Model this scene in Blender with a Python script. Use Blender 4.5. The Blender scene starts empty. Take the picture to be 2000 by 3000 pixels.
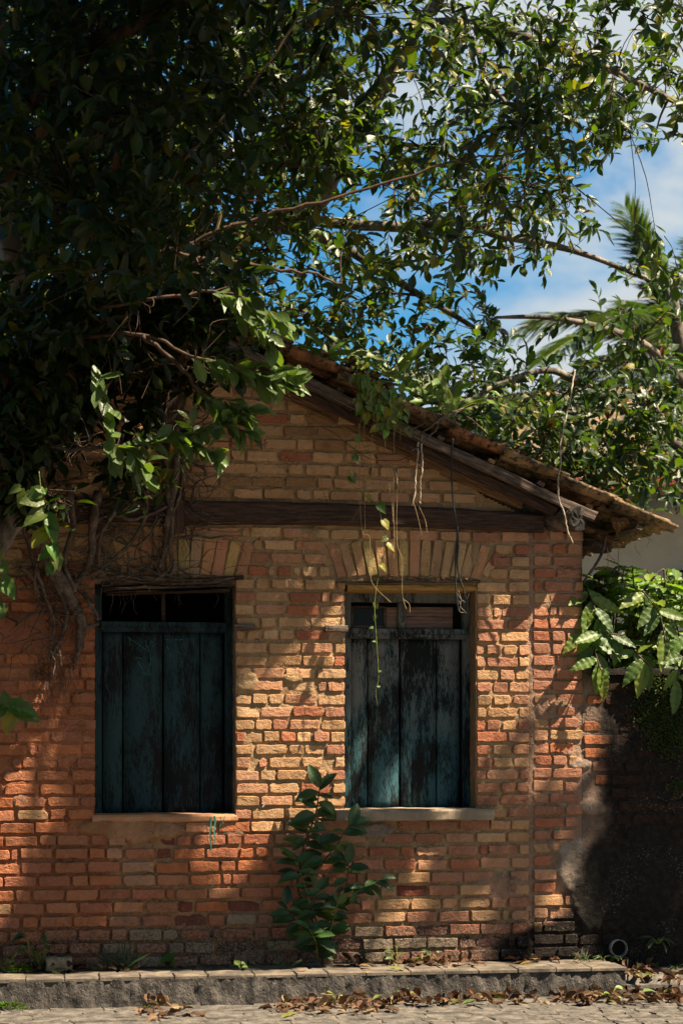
import bpy, math, random
import numpy as np
from mathutils import Vector, Matrix, noise as mnoise

# ------------------------------------------------------------------ camera model
FPX, VH, UC = 5800.0, 2150.0, 1000.0
TR = 0.169; RR = math.atan(TR); SR, CR = math.sin(RR), math.cos(RR)
DIST, EYE = 12.7, 1.68
def P(u, v, Y=0.0):
    xr = (u-UC)/FPX
    t = (Y+DIST)/(CR-xr*SR)
    return Vector((t*(SR+xr*CR), Y, EYE-(v-VH)/FPX*t))
def PX(X, Y, Z):
    d = X*SR+(Y+DIST)*CR; r = X*CR-(Y+DIST)*SR
    return (UC+FPX*r/d, VH+FPX*(EYE-Z)/d, d)
def XU(u, Y=0.0): return P(u, VH, Y).x
def ZV(v, u=1000, Y=0.0): return P(u, v, Y).z

sc = bpy.context.scene
COL = sc.collection
cam = bpy.data.cameras.new('camera'); camo = bpy.data.objects.new('camera', cam); COL.objects.link(camo)
camo.location = (0, -DIST, EYE); camo.rotation_euler = (math.radians(90), 0, -RR)
cam.sensor_fit = 'AUTO'; cam.sensor_width = 36; cam.lens = FPX/3000*36
cam.shift_y = (VH-1500)/3000.0; cam.clip_start = 0.1; cam.clip_end = 3000
cam.dof.use_dof = True; cam.dof.focus_distance = 12.9; cam.dof.aperture_fstop = 2.8
sc.camera = camo

# ------------------------------------------------------------------ light
SUN = Vector((0.47, -0.27, 0.84)).normalized()
EL = math.asin(SUN.z); AZ = math.atan2(SUN.x, SUN.y)
world = bpy.data.worlds.new('World'); sc.world = world; world.use_nodes = True
sun = bpy.data.lights.new('sun', 'SUN'); suno = bpy.data.objects.new('sun', sun); COL.objects.link(suno)
sun.energy = 5.0; sun.angle = math.radians(0.53); sun.color = (1.0, 0.84, 0.62)
suno.rotation_euler = SUN.to_track_quat('Z', 'Y').to_euler(); suno.location = (6, -6, 12)
sc.view_settings.view_transform = 'Standard'; sc.view_settings.look = 'None'
sc.view_settings.gamma = 1.0; sc.view_settings.exposure = 1.75; sc.view_settings.use_curve_mapping = False
SKY_STRENGTH = 0.05

# ------------------------------------------------------------------ node helpers
class NT:
    def __init__(s, tree): s.t = tree; tree.nodes.clear()
    def n(s, typ, ins=None, out=0, **attrs):
        nd = s.t.nodes.new(typ)
        for k, v in attrs.items(): setattr(nd, k, v)
        for k, v in (ins or {}).items():
            sock = nd.inputs[k]
            if hasattr(v, 'is_output'): s.t.links.new(v, sock)
            else:
                if isinstance(v, tuple) and len(v) == 3 and sock.type == 'RGBA': v = v+(1,)
                sock.default_value = v
        return nd.outputs[out]
    def noise(s, vec, scale, detail=3, rough=0.55, dist=0.0, out=0):
        return s.n('ShaderNodeTexNoise', {'Vector': vec, 'Scale': scale, 'Detail': detail, 'Roughness': rough, 'Distortion': dist}, out)
    def ramp(s, fac, a, b, va=0.0, vb=1.0, smooth=True):
        return s.n('ShaderNodeMapRange', {'Value': fac, 'From Min': a, 'From Max': b, 'To Min': va, 'To Max': vb}, clamp=True,
                   interpolation_type='SMOOTHSTEP' if smooth else 'LINEAR')
    def math(s, op, a, b=0.0):
        return s.n('ShaderNodeMath', {0: a, 1: b}, operation=op)
    def mix(s, f, a, b, mode='MIX'):
        nd = s.t.nodes.new('ShaderNodeMix'); nd.data_type = 'RGBA'; nd.blend_type = mode
        for k, v in ((0, f), (6, a), (7, b)):
            if hasattr(v, 'is_output'): s.t.links.new(v, nd.inputs[k])
            else: nd.inputs[k].default_value = (v+(1,)) if isinstance(v, tuple) else v
        return nd.outputs[2]
    def scale(s, vec, sx, sy, sz):
        return s.n('ShaderNodeVectorMath', {0: vec, 1: (sx, sy, sz)}, operation='MULTIPLY')
    def pos(s): return s.n('ShaderNodeNewGeometry', out=0)
    def objco(s): return s.n('ShaderNodeTexCoord', out=3)
    def attr(s, name='Col'): return s.n('ShaderNodeAttribute', attribute_name=name)
    def bump(s, h, strength, dist, normal=None):
        ins = {'Height': h, 'Strength': strength, 'Distance': dist}
        if normal is not None: ins['Normal'] = normal
        return s.n('ShaderNodeBump', ins)
    def bsdf(s, color, rough, spec=0.3, normal=None, **kw):
        ins = {'Base Color': color, 'Roughness': rough, 'Specular IOR Level': spec}
        if normal is not None: ins['Normal'] = normal
        ins.update(kw)
        return s.n('ShaderNodeBsdfPrincipled', ins)
    def out(s, sh): nd = s.t.nodes.new('ShaderNodeOutputMaterial'); s.t.links.new(sh, nd.inputs[0])
MATS = {}
def newmat(name):
    m = bpy.data.materials.new(name); m.use_nodes = True; MATS[name] = m
    return NT(m.node_tree)

# world: Nishita sky with procedural cloud cover
nt = NT(world.node_tree)
sky = nt.n('ShaderNodeTexSky', sky_type='NISHITA', sun_disc=False, sun_elevation=EL, sun_rotation=AZ, air_density=1.3, dust_density=0.3, ozone_density=3.0)
dr = nt.n('ShaderNodeTexCoord', out=0)
cn = nt.noise(nt.scale(dr, 1.0, 1.0, 1.6), 4.2, 6, 0.58, 0.25)
dx = nt.n('ShaderNodeSeparateXYZ', {0: dr})
cm = nt.ramp(nt.math('ADD', cn, nt.math('MULTIPLY', nt.math('SUBTRACT', dx, 0.24), 0.9)), 0.44, 0.58)
skyc = nt.mix(1.0, sky, (0.235, 0.60, 0.79), 'MULTIPLY')
cl = nt.mix(cm, skyc, (3.7, 4.1, 4.35))
bg = nt.n('ShaderNodeBackground', {'Color': cl, 'Strength': SKY_STRENGTH})
o = nt.t.nodes.new('ShaderNodeOutputWorld'); nt.t.links.new(bg, o.inputs[0])

# ------------------------------------------------------------------ materials
# brick: per-brick colour attribute, stains, lichen at the damp base, black mould on the garden wall side
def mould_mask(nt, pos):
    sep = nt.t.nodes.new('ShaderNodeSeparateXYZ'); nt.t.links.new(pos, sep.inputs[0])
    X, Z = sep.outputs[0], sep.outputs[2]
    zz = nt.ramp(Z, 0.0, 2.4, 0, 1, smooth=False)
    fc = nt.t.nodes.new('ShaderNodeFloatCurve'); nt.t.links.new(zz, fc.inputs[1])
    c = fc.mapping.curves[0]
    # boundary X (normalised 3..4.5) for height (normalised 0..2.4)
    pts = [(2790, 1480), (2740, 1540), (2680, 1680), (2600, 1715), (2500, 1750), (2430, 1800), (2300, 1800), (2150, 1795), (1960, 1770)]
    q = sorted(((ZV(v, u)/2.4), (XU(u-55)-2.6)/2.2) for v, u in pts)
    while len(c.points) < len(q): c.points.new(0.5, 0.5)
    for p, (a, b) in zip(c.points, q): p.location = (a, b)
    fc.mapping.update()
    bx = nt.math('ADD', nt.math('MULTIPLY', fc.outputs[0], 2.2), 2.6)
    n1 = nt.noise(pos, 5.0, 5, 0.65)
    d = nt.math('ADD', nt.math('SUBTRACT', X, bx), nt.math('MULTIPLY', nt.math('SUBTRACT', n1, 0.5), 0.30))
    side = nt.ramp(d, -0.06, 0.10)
    n2 = nt.noise(pos, 6.0, 5, 0.65)
    dz = nt.math('ADD', Z, nt.math('MULTIPLY', nt.math('SUBTRACT', n2, 0.5), 0.42))
    base = nt.ramp(dz, 0.31, 0.58, 0.92, 0.0)
    return side, base

def masonry(name, colfn, bumps=1.0, rough=0.9):
    nt = newmat(name); p = nt.pos()
    col = colfn(nt, p)
    nf = nt.noise(p, 160, 4, 0.7); nm = nt.noise(p, 42, 4, 0.65); nl = nt.noise(p, 11, 4, 0.6)
    col = nt.mix(nt.ramp(nl, 0.45, 0.75, 0, 0.55), col, nt.mix(1.0, col, (0.62, 0.52, 0.48), 'MULTIPLY'))
    col = nt.mix(nt.ramp(nm, 0.55, 0.72, 0, 0.32), col, (0.42, 0.27, 0.14))
    col = nt.mix(nt.ramp(nf, 0.60, 0.70, 0, 0.6), col, nt.mix(1.0, col, (0.35, 0.3, 0.28), 'MULTIPLY'))
    col = nt.mix(nt.ramp(nt.noise(nt.scale(p, 1, 1, 1), 95, 2, 0.5), 0.70, 0.76, 0, 0.7), col, (0.62, 0.52, 0.40))
    mk, base = mould_mask(nt, p)
    li = nt.ramp(nt.noise(p, 75, 5, 0.75), 0.57, 0.67)
    lz = nt.ramp(nt.noise(p, 3.1, 2, 0.5), 0.46, 0.62)
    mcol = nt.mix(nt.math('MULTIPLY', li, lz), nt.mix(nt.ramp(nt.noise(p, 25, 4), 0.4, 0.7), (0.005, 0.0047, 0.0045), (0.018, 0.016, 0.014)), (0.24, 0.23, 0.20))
    lb = nt.ramp(nt.noise(p, 85, 5, 0.75), 0.46, 0.62)
    bcol = nt.mix(lb, (0.020, 0.017, 0.014), (0.26, 0.225, 0.19))
    col = nt.mix(nt.math('MULTIPLY', base, nt.ramp(nt.noise(p, 30, 4, .6), 0.3, 0.6, 1.0, 0.55)), col, bcol)
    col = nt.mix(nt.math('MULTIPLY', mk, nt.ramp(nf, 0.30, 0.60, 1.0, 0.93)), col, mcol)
    vo = nt.n('ShaderNodeTexVoronoi', {'Vector': p, 'Scale': 26.0}, 0, feature='DISTANCE_TO_EDGE')
    crack = nt.math('MULTIPLY', nt.ramp(vo, 0.0, 0.035, 1, 0), nt.ramp(nt.noise(p, 6, 2), 0.55, 0.7))
    h = nt.math('ADD', nt.math('ADD', nt.math('MULTIPLY', nf, 0.35), nt.math('MULTIPLY', nm, 0.9)), nt.math('MULTIPLY', crack, -0.5))
    nt.out(nt.bsdf(col, rough, 0.15, nt.bump(h, 0.95*bumps, 0.021)))
masonry('brick', lambda nt, p: nt.attr(), 1.0)
masonry('mortar', lambda nt, p: nt.attr(), 1.5)

def simple(name, c1, c2, scale=20, rough=0.85, spec=0.25, bump=0.6, bdist=0.01, stretch=None, c3=None, obj=False, c3lo=0.56):
    nt = newmat(name); p = nt.objco() if obj else nt.pos()
    if stretch: p = nt.scale(p, *stretch)
    n = nt.noise(p, scale, 6, 0.65); n2 = nt.noise(p, scale*4.3, 4, 0.7)
    col = nt.mix(nt.ramp(n, 0.35, 0.68), c1, c2)
    if c3: col = nt.mix(nt.ramp(n2, c3lo, c3lo+.16, 0, 0.9), col, c3)
    h = nt.math('ADD', n, nt.math('MULTIPLY', n2, 0.5))
    nt.out(nt.bsdf(col, rough, spec, nt.bump(h, bump, bdist)))
simple('wood_dark', (0.018, 0.012, 0.009), (0.085, 0.045, 0.032), 6, stretch=(1.2, 16, 16), obj=True, c3=(0.12, 0.085, 0.07))
simple('wood_grey', (0.028, 0.02, 0.016), (0.16, 0.115, 0.09), 6, stretch=(1.2, 18, 18), obj=True, c3=(0.30, 0.26, 0.22))
simple('wood_brown', (0.07, 0.035, 0.018), (0.24, 0.14, 0.07), 6, stretch=(1.2, 16, 16), obj=True, c3=(0.05, 0.03, 0.02))
simple('wood_ochre', (0.24, 0.13, 0.03), (0.42, 0.25, 0.08), 6, stretch=(1.2, 16, 16), obj=True, c3=(0.16, 0.09, 0.05))
simple('wood_pink', (0.12, 0.075, 0.06), (0.24, 0.16, 0.13), 5, stretch=(1.0, 18, 18), obj=True, c3=(0.06, 0.04, 0.035))
simple('wood_log', (0.03, 0.022, 0.016), (0.17, 0.125, 0.09), 14, c3=(0.24, 0.2, 0.16))
simple('char', (0.004, 0.004, 0.004), (0.025, 0.022, 0.02), 12)
simple('tile', (0.10, 0.05, 0.028), (0.33, 0.15, 0.07), 5, c3=(0.012, 0.011, 0.01), bump=1.0, bdist=.02, c3lo=.47)
simple('tile_old', (0.045, 0.033, 0.02), (0.30, 0.195, 0.10), 5, c3=(0.012, 0.011, 0.01), bump=1.0, bdist=.02, c3lo=.47)
simple('concrete', (0.20, 0.16, 0.12), (0.33, 0.25, 0.17), 6, c3=(0.15, 0.13, 0.12))
simple('plaster_grey', (0.24, 0.18, 0.14), (0.34, 0.27, 0.20), 8, c3=(0.20, 0.15, 0.12))
simple('plaster_orange', (0.40, 0.17, 0.08), (0.46, 0.25, 0.14), 6, c3=(0.34, 0.20, 0.13))
simple('reveal', (0.16, 0.10, 0.055), (0.26, 0.16, 0.09), 14, c3=(0.10, 0.07, 0.05))
simple('kerb_face', (0.040, 0.035, 0.032), (0.10, 0.088, 0.078), 9, stretch=(1.25, 1, 0.85), c3=(0.20, 0.18, 0.16), bump=1.0, bdist=0.03)
simple('kerb_top', (0.07, 0.058, 0.047), (0.18, 0.145, 0.11), 7, c3=(0.07, 0.06, 0.05), bump=0.8)
simple('paving', (0.055, 0.049, 0.043), (0.15, 0.132, 0.112), 9, c3=(0.06, 0.052, 0.046), bump=1.0, bdist=0.02)
simple('street', (0.075, 0.064, 0.052), (0.17, 0.14, 0.11), 8, c3=(0.12, 0.10, 0.085), bump=1.0)
simple('soil', (0.025, 0.02, 0.016), (0.09, 0.075, 0.06), 14, bump=1.0)
simple('bark', (0.06, 0.05, 0.042), (0.24, 0.205, 0.17), 7, stretch=(1, 1, 0.5), c3=(0.035, 0.03, 0.025), bump=1.0, bdist=0.02)
simple('twig', (0.03, 0.018, 0.012), (0.09, 0.055, 0.035), 14)
simple('root', (0.035, 0.024, 0.018), (0.13, 0.095, 0.075), 16, c3=(0.26, 0.24, 0.22))
simple('dry_stem', (0.20, 0.13, 0.06), (0.38, 0.28, 0.15), 20)
simple('green_stem', (0.10, 0.12, 0.025), (0.22, 0.25, 0.05), 20)
simple('pale_stick', (0.16, 0.12, 0.09), (0.42, 0.36, 0.30), 30, c3=(0.08, 0.055, 0.04))
simple('cable', (0.006, 0.007, 0.008), (0.016, 0.018, 0.02), 30, rough=0.5, spec=0.4)
simple('house_wall', (0.50, 0.43, 0.31), (0.58, 0.50, 0.36), 3, c3=(0.46, 0.39, 0.28), bump=0.2)
simple('house_band', (0.30, 0.29, 0.27), (0.36, 0.35, 0.32), 3, bump=0.2)
simple('fascia', (0.16, 0.04, 0.03), (0.24, 0.07, 0.05), 5, bump=0.2)
simple('iron', (0.012, 0.011, 0.011), (0.03, 0.025, 0.022), 20)
simple('pvc', (0.10, 0.10, 0.095), (0.24, 0.235, 0.22), 20, rough=0.5)
simple('stone', (0.14, 0.10, 0.07), (0.32, 0.24, 0.17), 18, c3=(0.10, 0.075, 0.06))
simple('moss', (0.02, 0.035, 0.006), (0.07, 0.11, 0.015), 30, bump=0.8)
simple('teal_paint', (0.03, 0.20, 0.14), (0.08, 0.33, 0.25), 40)
simple('white_paint', (0.55, 0.53, 0.5), (0.75, 0.73, 0.7), 40)
simple('chalk', (0.012, 0.05, 0.05), (0.04, 0.19, 0.185), 90)
simple('black_void', (0.003, 0.003, 0.003), (0.006, 0.006, 0.006), 10)  # near-black, paints the darkness of unlit hollows

def shutter_mat(name, teal_lo, grey):
    nt = newmat(name); p = nt.pos()
    ps = nt.scale(p, 1, 1, 0.16)
    st = nt.noise(ps, 150, 6, 0.75); st2 = nt.noise(nt.scale(p, 1, 1, 0.12), 30, 5, 0.7)
    blot = nt.noise(nt.scale(p, 1, 1, 0.45), 5.5, 3, 0.6)
    sep = nt.t.nodes.new('ShaderNodeSeparateXYZ'); nt.t.links.new(p, sep.inputs[0])
    zt = nt.ramp(sep.outputs[2], ZV(2380), ZV(1850), 0.06, grey, smooth=False)
    amt = nt.math('SUBTRACT', nt.math('ADD', nt.math('MULTIPLY', st, 1.05), nt.math('ADD', nt.math('MULTIPLY', st2, 0.55), nt.math('MULTIPLY', blot, 0.85))), 1.19)
    mk = nt.ramp(amt, -0.06, 0.13)
    teal = nt.mix(nt.ramp(nt.math('ADD', zt, nt.math('MULTIPLY', nt.math('SUBTRACT', blot, 0.5), 0.8)), 0.25, 0.75), (0.036, 0.105, 0.128), (0.14, 0.15, 0.145))
    col = nt.mix(nt.math('MULTIPLY', mk, teal_lo), (0.007, 0.008, 0.009), teal)
    h = nt.math('ADD', st, nt.math('MULTIPLY', st2, 0.6))
    nt.out(nt.bsdf(col, 0.75, 0.2, nt.bump(h, 0.7, 0.006)))
shutter_mat('shutter_left', 0.42, 0.30); shutter_mat('shutter_right', 0.95, 0.72)

def leaf_mat(name, rough=0.38, trans=0.35, spec=0.5, tcol=(1.9, 2.1, 0.35), veins=0):
    nt = newmat(name); col = nt.attr(); p = nt.pos()
    col = nt.mix(nt.ramp(nt.noise(p, 18, 3), 0.35, 0.7, 0, 0.5), col, nt.mix(1.0, col, (0.55, 0.62, 0.6), 'MULTIPLY'))
    nrm = nt.bump(nt.noise(p, 60, 2), 0.35, 0.01)
    b = nt.bsdf(col, rough, spec, nrm)
    t = nt.n('ShaderNodeBsdfTranslucent', {'Color': nt.mix(1.0, col, tcol, 'MULTIPLY')})
    nt.out(nt.n('ShaderNodeMixShader', {0: trans, 1: b, 2: t}))
leaf_mat('leaf_gloss', 0.38, 0.36, 0.36)
leaf_mat('leaf_soft', 0.45, 0.40)
leaf_mat('leaf_dark', 0.46, 0.16, 0.4)
leaf_mat('leaf_dry', 0.75, 0.12, 0.2, (1.2, 1.0, 0.7))
leaf_mat('leaf_palm', 0.45, 0.25)

nt = newmat('glass')
nt.out(nt.bsdf((0.008, 0.009, 0.010), 0.22, 0.25, nt.bump(nt.noise(nt.pos(), 9, 2), 0.1, 0.01)))

# ------------------------------------------------------------------ object helpers
WM = {}
def link(o, parent=None, W=None):
    COL.objects.link(o)
    W = W if W is not None else Matrix.Identity(4)
    o.matrix_basis = W
    if parent is not None:
        o.parent = parent; o.matrix_parent_inverse = WM[parent.name].inverted()
    WM[o.name] = W.copy()
    return o
def tag(o, label=None, cat=None, group=None, kind=None):
    if label: o['label'] = label
    if cat: o['category'] = cat
    if group: o['group'] = group
    if kind: o['kind'] = kind
    return o
def thing(name, loc, label, cat, group=None):
    o = bpy.data.objects.new(name, None); o.empty_display_size = 0.2
    link(o, None, Matrix.Translation(loc)); return tag(o, label, cat, group)
class MB:
    def __init__(s): s.v = []; s.f = []; s.c = []; s.n = 0
    def add(s, verts, faces, col=(1, 1, 1)):
        k = s.n; s.v.extend(verts); s.n += len(verts)
        s.f.extend([tuple(i+k for i in f) for f in faces])
        if isinstance(col, list): s.c.extend(col)
        else: s.c.extend([col]*len(verts))
    def mesh(s, name, mat, smooth=True, mod=None):
        me = bpy.data.meshes.new(name); me.from_pydata([tuple(x) for x in s.v], [], s.f)
        a = me.color_attributes.new('Col', 'FLOAT_COLOR', 'POINT')
        arr = np.ones((s.n, 4), np.float32); arr[:, :3] = np.array(s.c, np.float32).reshape(-1, 3); a.data.foreach_set('color', arr.ravel())
        if smooth: me.polygons.foreach_set('use_smooth', np.ones(len(me.polygons), bool))
        me.materials.append(MATS[mat]); me.update(); return me
    def build(s, name, mat, parent=None, smooth=True, W=None):
        return link(bpy.data.objects.new(name, s.mesh(name, mat, smooth)), parent, W)
def npmesh(name, V, F4, C, mat, smooth=True):
    """V (n,3), F4 (m,k) all quads or all tris, C (n,3)"""
    me = bpy.data.meshes.new(name); n, (m, k) = len(V), F4.shape
    me.vertices.add(n); me.vertices.foreach_set('co', np.asarray(V, np.float32).ravel())
    me.loops.add(m*k); me.loops.foreach_set('vertex_index', np.asarray(F4, np.int32).ravel())
    me.polygons.add(m); me.polygons.foreach_set('loop_start', np.arange(0, m*k, k, dtype=np.int32))
    me.update(calc_edges=True)
    a = me.color_attributes.new('Col', 'FLOAT_COLOR', 'POINT')
    arr = np.ones((n, 4), np.float32); arr[:, :3] = C; a.data.foreach_set('color', arr.ravel())
    if smooth: me.polygons.foreach_set('use_smooth', np.ones(m, bool))
    me.materials.append(MATS[mat]); me.validate(); return me
def box(mb, x0, x1, y0, y1, z0, z1, col=(1, 1, 1)):
    v = [(x, y, z) for x in (x0, x1) for y in (y0, y1) for z in (z0, z1)]
    mb.add(v, [(0, 1, 3, 2), (4, 6, 7, 5), (0, 4, 5, 1), (2, 3, 7, 6), (0, 2, 6, 4), (1, 5, 7, 3)], col)
def tube(mb, pts, rad, sides=6, col=(1, 1, 1), cap=True):
    pts = [Vector(p) for p in pts]; n = len(pts)
    if not hasattr(rad, '__len__'): rad = [rad]*n
    V = []; up = None
    for i, p in enumerate(pts):
        t = (pts[min(i+1, n-1)]-pts[max(i-1, 0)]).normalized()
        if up is None:
            up = Vector((0, 0, 1)) if abs(t.z) < 0.9 else Vector((1, 0, 0))
        a = t.cross(up);
        if a.length < 1e-5: a = t.cross(Vector((1, 0, 0.3)))
        a.normalize(); b = a.cross(t).normalized(); up = b
        for k in range(sides):
            w = 2*math.pi*k/sides; V.append(p+(a*math.cos(w)+b*math.sin(w))*rad[i])
    F = []
    for i in range(n-1):
        for k in range(sides):
            F.append((i*sides+k, i*sides+(k+1) % sides, (i+1)*sides+(k+1) % sides, (i+1)*sides+k))
    if cap: F.append(tuple(range(sides-1, -1, -1))); F.append(tuple(range((n-1)*sides, n*sides)))
    mb.add(V, F, col)
def smooth_path(pts, k=5):
    """Catmull-Rom"""
    pts = [Vector(p) for p in pts]; out = []
    for i in range(len(pts)-1):
        p0, p1, p2, p3 = pts[max(i-1, 0)], pts[i], pts[i+1], pts[min(i+2, len(pts)-1)]
        for j in range(k):
            t = j/k
            out.append(0.5*((2*p1)+(p2-p0)*t+(2*p0-5*p1+4*p2-p3)*t*t+(3*p1-p0-3*p2+p3)*t**3))
    out.append(pts[-1]); return out
def fbm(x, y, z=0.0, o=3): return mnoise.fractal((x, y, z), 1.0, 2.0, o)
def jit(rng, s): return Vector((rng.uniform(-s, s), rng.uniform(-s, s), rng.uniform(-s, s)))
def frame_mat(p, d, n):
    """matrix with local Y along d, local Z near n"""
    d = d.normalized(); x = d.cross(n)
    if x.length < 1e-4: x = d.cross(Vector((0.31, 0.7, 0.2)))
    x.normalize(); z = x.cross(d).normalized()
    M = Matrix(((x.x, d.x, z.x, p.x), (x.y, d.y, z.y, p.y), (x.z, d.z, z.z, p.z), (0, 0, 0, 1)))
    return M
def beam(name, p0, p1, w, h, mat, parent, seed=0, wob=0.006, segs=14, sag=0.0, up=Vector((0, 0, 1)), taper=1.0, round_=0.25):
    """weathered timber, local X along its length; w across, h along 'up'"""
    p0, p1 = Vector(p0), Vector(p1); L = (p1-p0).length; d = (p1-p0).normalized()
    y = up.cross(d).normalized(); z = d.cross(y).normalized()
    W = Matrix(((d.x, y.x, z.x, p0.x), (d.y, y.y, z.y, p0.y), (d.z, y.z, z.z, p0.z), (0, 0, 0, 1)))
    mb = MB(); V = []; c = round_
    prof = [(-.5+c*.5, -.5), (.0, -.5), (.5-c*.5, -.5), (.5, -.5+c*.5), (.5, 0), (.5, .5-c*.5), (.5-c*.5, .5), (0, .5), (-.5+c*.5, .5), (-.5, .5-c*.5), (-.5, 0), (-.5, -.5+c*.5)]
    for i in range(segs+1):
        t = i/segs; s = 1+(taper-1)*t
        for k, (a, b) in enumerate(prof):
            nz = fbm(t*L*2.2+seed*7.1, k*0.9, seed, 3); nz2 = fbm(t*L*9+seed*3.1, k*1.3, seed+5, 2)
            q = 1+ (nz*0.8+nz2*0.5)*wob/max(min(w, h), 0.01)*2
            x = t*L
            if i in (0, segs): x += fbm(k*1.7, seed, 2.0)*wob*1.6
            V.append((x, a*w*s*q, b*h*s*q - sag*4*t*(1-t)))
    n = len(prof); F = [(i*n+k, i*n+(k+1) % n, (i+1)*n+(k+1) % n, (i+1)*n+k) for i in range(segs) for k in range(n)]
    F.append(tuple(range(n-1, -1, -1))); F.append(tuple(range(segs*n, (segs+1)*n)))
    mb.add(V, F)
    o = mb.build(name, mat, parent, smooth=False, W=W); return o

# ------------------------------------------------------------------ layout constants
ZT = 0.185                                   # top of the step, base of the wall
WALL_R = XU(1705); WALL_L = XU(-420); SEAM0, SEAM1 = XU(1549), XU(1562)
class Win: pass
wl, wr = Win(), Win()
wl.x0, wl.x1, wl.z0, wl.z1 = XU(281), XU(690), ZV(2388, 480), ZV(1712, 480)
wr.x0, wr.x1, wr.z0, wr.z1 = XU(1012), XU(1395), ZV(2372, 1200), ZV(1714, 1200)
YV = -0.20                                   # plane of the roof verge
AP = P(510, 838, YV); EV = P(1968, 1532, YV)   # roof apex and eave tip (upper edge of tiles)
AX, AZ_ = AP.x, AP.z; SL = (AP.z-EV.z)/(EV.x-AP.x)
def roof_z(X): return AZ_-SL*abs(X-AX)         # upper edge of the tiles
SD = Vector((1, 0, -SL)).normalized()
BB0, BB1 = P(535, 1538), P(1590, 1562)
BT0, BT1 = P(535, 1468), P(1590, 1508)
def beam_bot(X): t = (X-BB0.x)/(BB1.x-BB0.x); return BB0.z+(BB1.z-BB0.z)*t
def beam_top(X): t = (X-BT0.x)/(BT1.x-BT0.x); return BT0.z+(BT1.z-BT0.z)*t

# ------------------------------------------------------------------ ground, road, step
def sheet(name, x0, x1, y0, y1, nx, ny, zfn, mat, parent=None):
    xs = np.linspace(x0, x1, nx); ys = np.linspace(y0, y1, ny)
    V = [(x, y, zfn(x, y)) for y in ys for x in xs]
    F = np.array([(j*nx+i, j*nx+i+1, (j+1)*nx+i+1, (j+1)*nx+i) for j in range(ny-1) for i in range(nx-1)])
    me = npmesh(name, np.array(V), F, np.ones((len(V), 3)), mat)
    return link(bpy.data.objects.new(name, me), parent)
g = sheet('ground', -400, 400, -60, 900, 3, 3, lambda x, y: -0.035, 'soil'); tag(g, 'bare dark earth under the road and the houses', kind='structure')
YS = -0.46
road = sheet('road', -14, 18, -17.0, YS+0.02, 90, 70, lambda x, y: -0.006+0.006*fbm(x*3, y*3), 'street')
tag(road, 'old stone paved street in front of the house', kind='structure')
rng = random.Random(5)
def slab(mb, outline, z0, z1, rng, rough=0.004, col=(1, 1, 1), up=True):
    """irregular flat stone: outline (x,y) ccw, bottom z0, top z1"""
    n = len(outline); cx = sum(p[0] for p in outline)/n; cy = sum(p[1] for p in outline)/n
    V = [(x, y, z0) for x, y in outline]+[(x, y, z1-0.005) for x, y in outline]
    V += [(cx+(x-cx)*.955, cy+(y-cy)*.955, z1+rng.uniform(-rough, rough)) for x, y in outline]
    V += [(cx+(x-cx)*.45, cy+(y-cy)*.45, z1+rng.uniform(-rough, rough)) for x, y in outline]+[(cx, cy, z1+rng.uniform(-rough, rough))]
    F = []
    for l in range(3):
        for k in range(n): F.append((l*n+k, l*n+(k+1) % n, (l+1)*n+(k+1) % n, (l+1)*n+k))
    for k in range(n): F.append((3*n+k, 3*n+(k+1) % n, 4*n))
    mb.add(V, F, col)
def quad_outline(x0, x1, y0, y1, rng, j=0.012, sub=3):
    c = [(x0, y0), (x1, y0), (x1, y1), (x0, y1)]; out = []
    for i in range(4):
        a, b = c[i], c[(i+1) % 4]
        for s in range(sub):
            t = s/sub
            out.append((a[0]+(b[0]-a[0])*t+rng.uniform(-j, j), a[1]+(b[1]-a[1])*t+rng.uniform(-j, j)))
    return out
y = YS-0.012; nst = 0
rest = MB()
while y > -2.4:
    hh = rng.uniform(0.11, 0.19); x = -1.6+rng.uniform(0, .2)
    while x < 5.6:
        ww = rng.uniform(0.13, 0.34)
        mb = MB(); slab(mb, quad_outline(x+.004, x+ww-.004, y-hh+.004, y-.004, rng, 0.016), -0.05, rng.uniform(-0.003, 0.003), rng, 0.005)
        u, v, d = PX(x+ww/2, y-hh/2, 0)
        if -150 < u < 2150 and v < 3060 and nst < 300:
            mb.build('paving_stone', 'paving', road, smooth=False); nst += 1
        else: rest.add(mb.v, mb.f)
        x += ww
    y -= hh
tag(rest.build('paving_stones', 'paving', road), kind='stuff')

XE = XU(1832, YS)    # right end of the high step
step = sheet('step', WALL_L-0.5, XE-0.03, YS+0.05, 0.03, 60, 6, lambda x, y: ZT-0.03, 'soil')
tag(step, 'narrow raised pavement along the house wall', kind='structure')
# face of the step
nx, nz = 300, 16
V = []; F = []
for j in range(nz):
    for i in range(nx):
        x = WALL_L-0.5+(XE-WALL_L+0.5)*i/(nx-1); t = j/(nz-1); z = -0.05+(ZT-0.018+0.05)*t
        V.append((x, YS+0.012*fbm(x*14, z*5, 1)+0.010*fbm(x*38, z*9, 3)+0.02*(1-t)*0-0.006*math.sin(x*1.3), z))
k = len(V)
for j in range(nz):   # end cap returning to the back
    for i in range(1, 14):
        y_ = YS+i*0.037; z = -0.05+(ZT-0.018+0.05)*j/(nz-1)
        V.append((XE+0.008*fbm(y_*16, z*7, 4), y_, z))
for j in range(nz-1):
    for i in range(nx-1): F.append((j*nx+i, j*nx+i+1, (j+1)*nx+i+1, (j+1)*nx+i))
    F.append((j*nx+nx-1, k+j*13, k+(j+1)*13, (j+1)*nx+nx-1))
    for i in range(12): F.append((k+j*13+i, k+j*13+i+1, k+(j+1)*13+i+1, k+(j+1)*13+i))
link(bpy.data.objects.new('step_face', npmesh('step_face', np.array(V), np.array(F), np.ones((len(V), 3)), 'kerb_face')), step)
x = WALL_L-0.4
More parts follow.
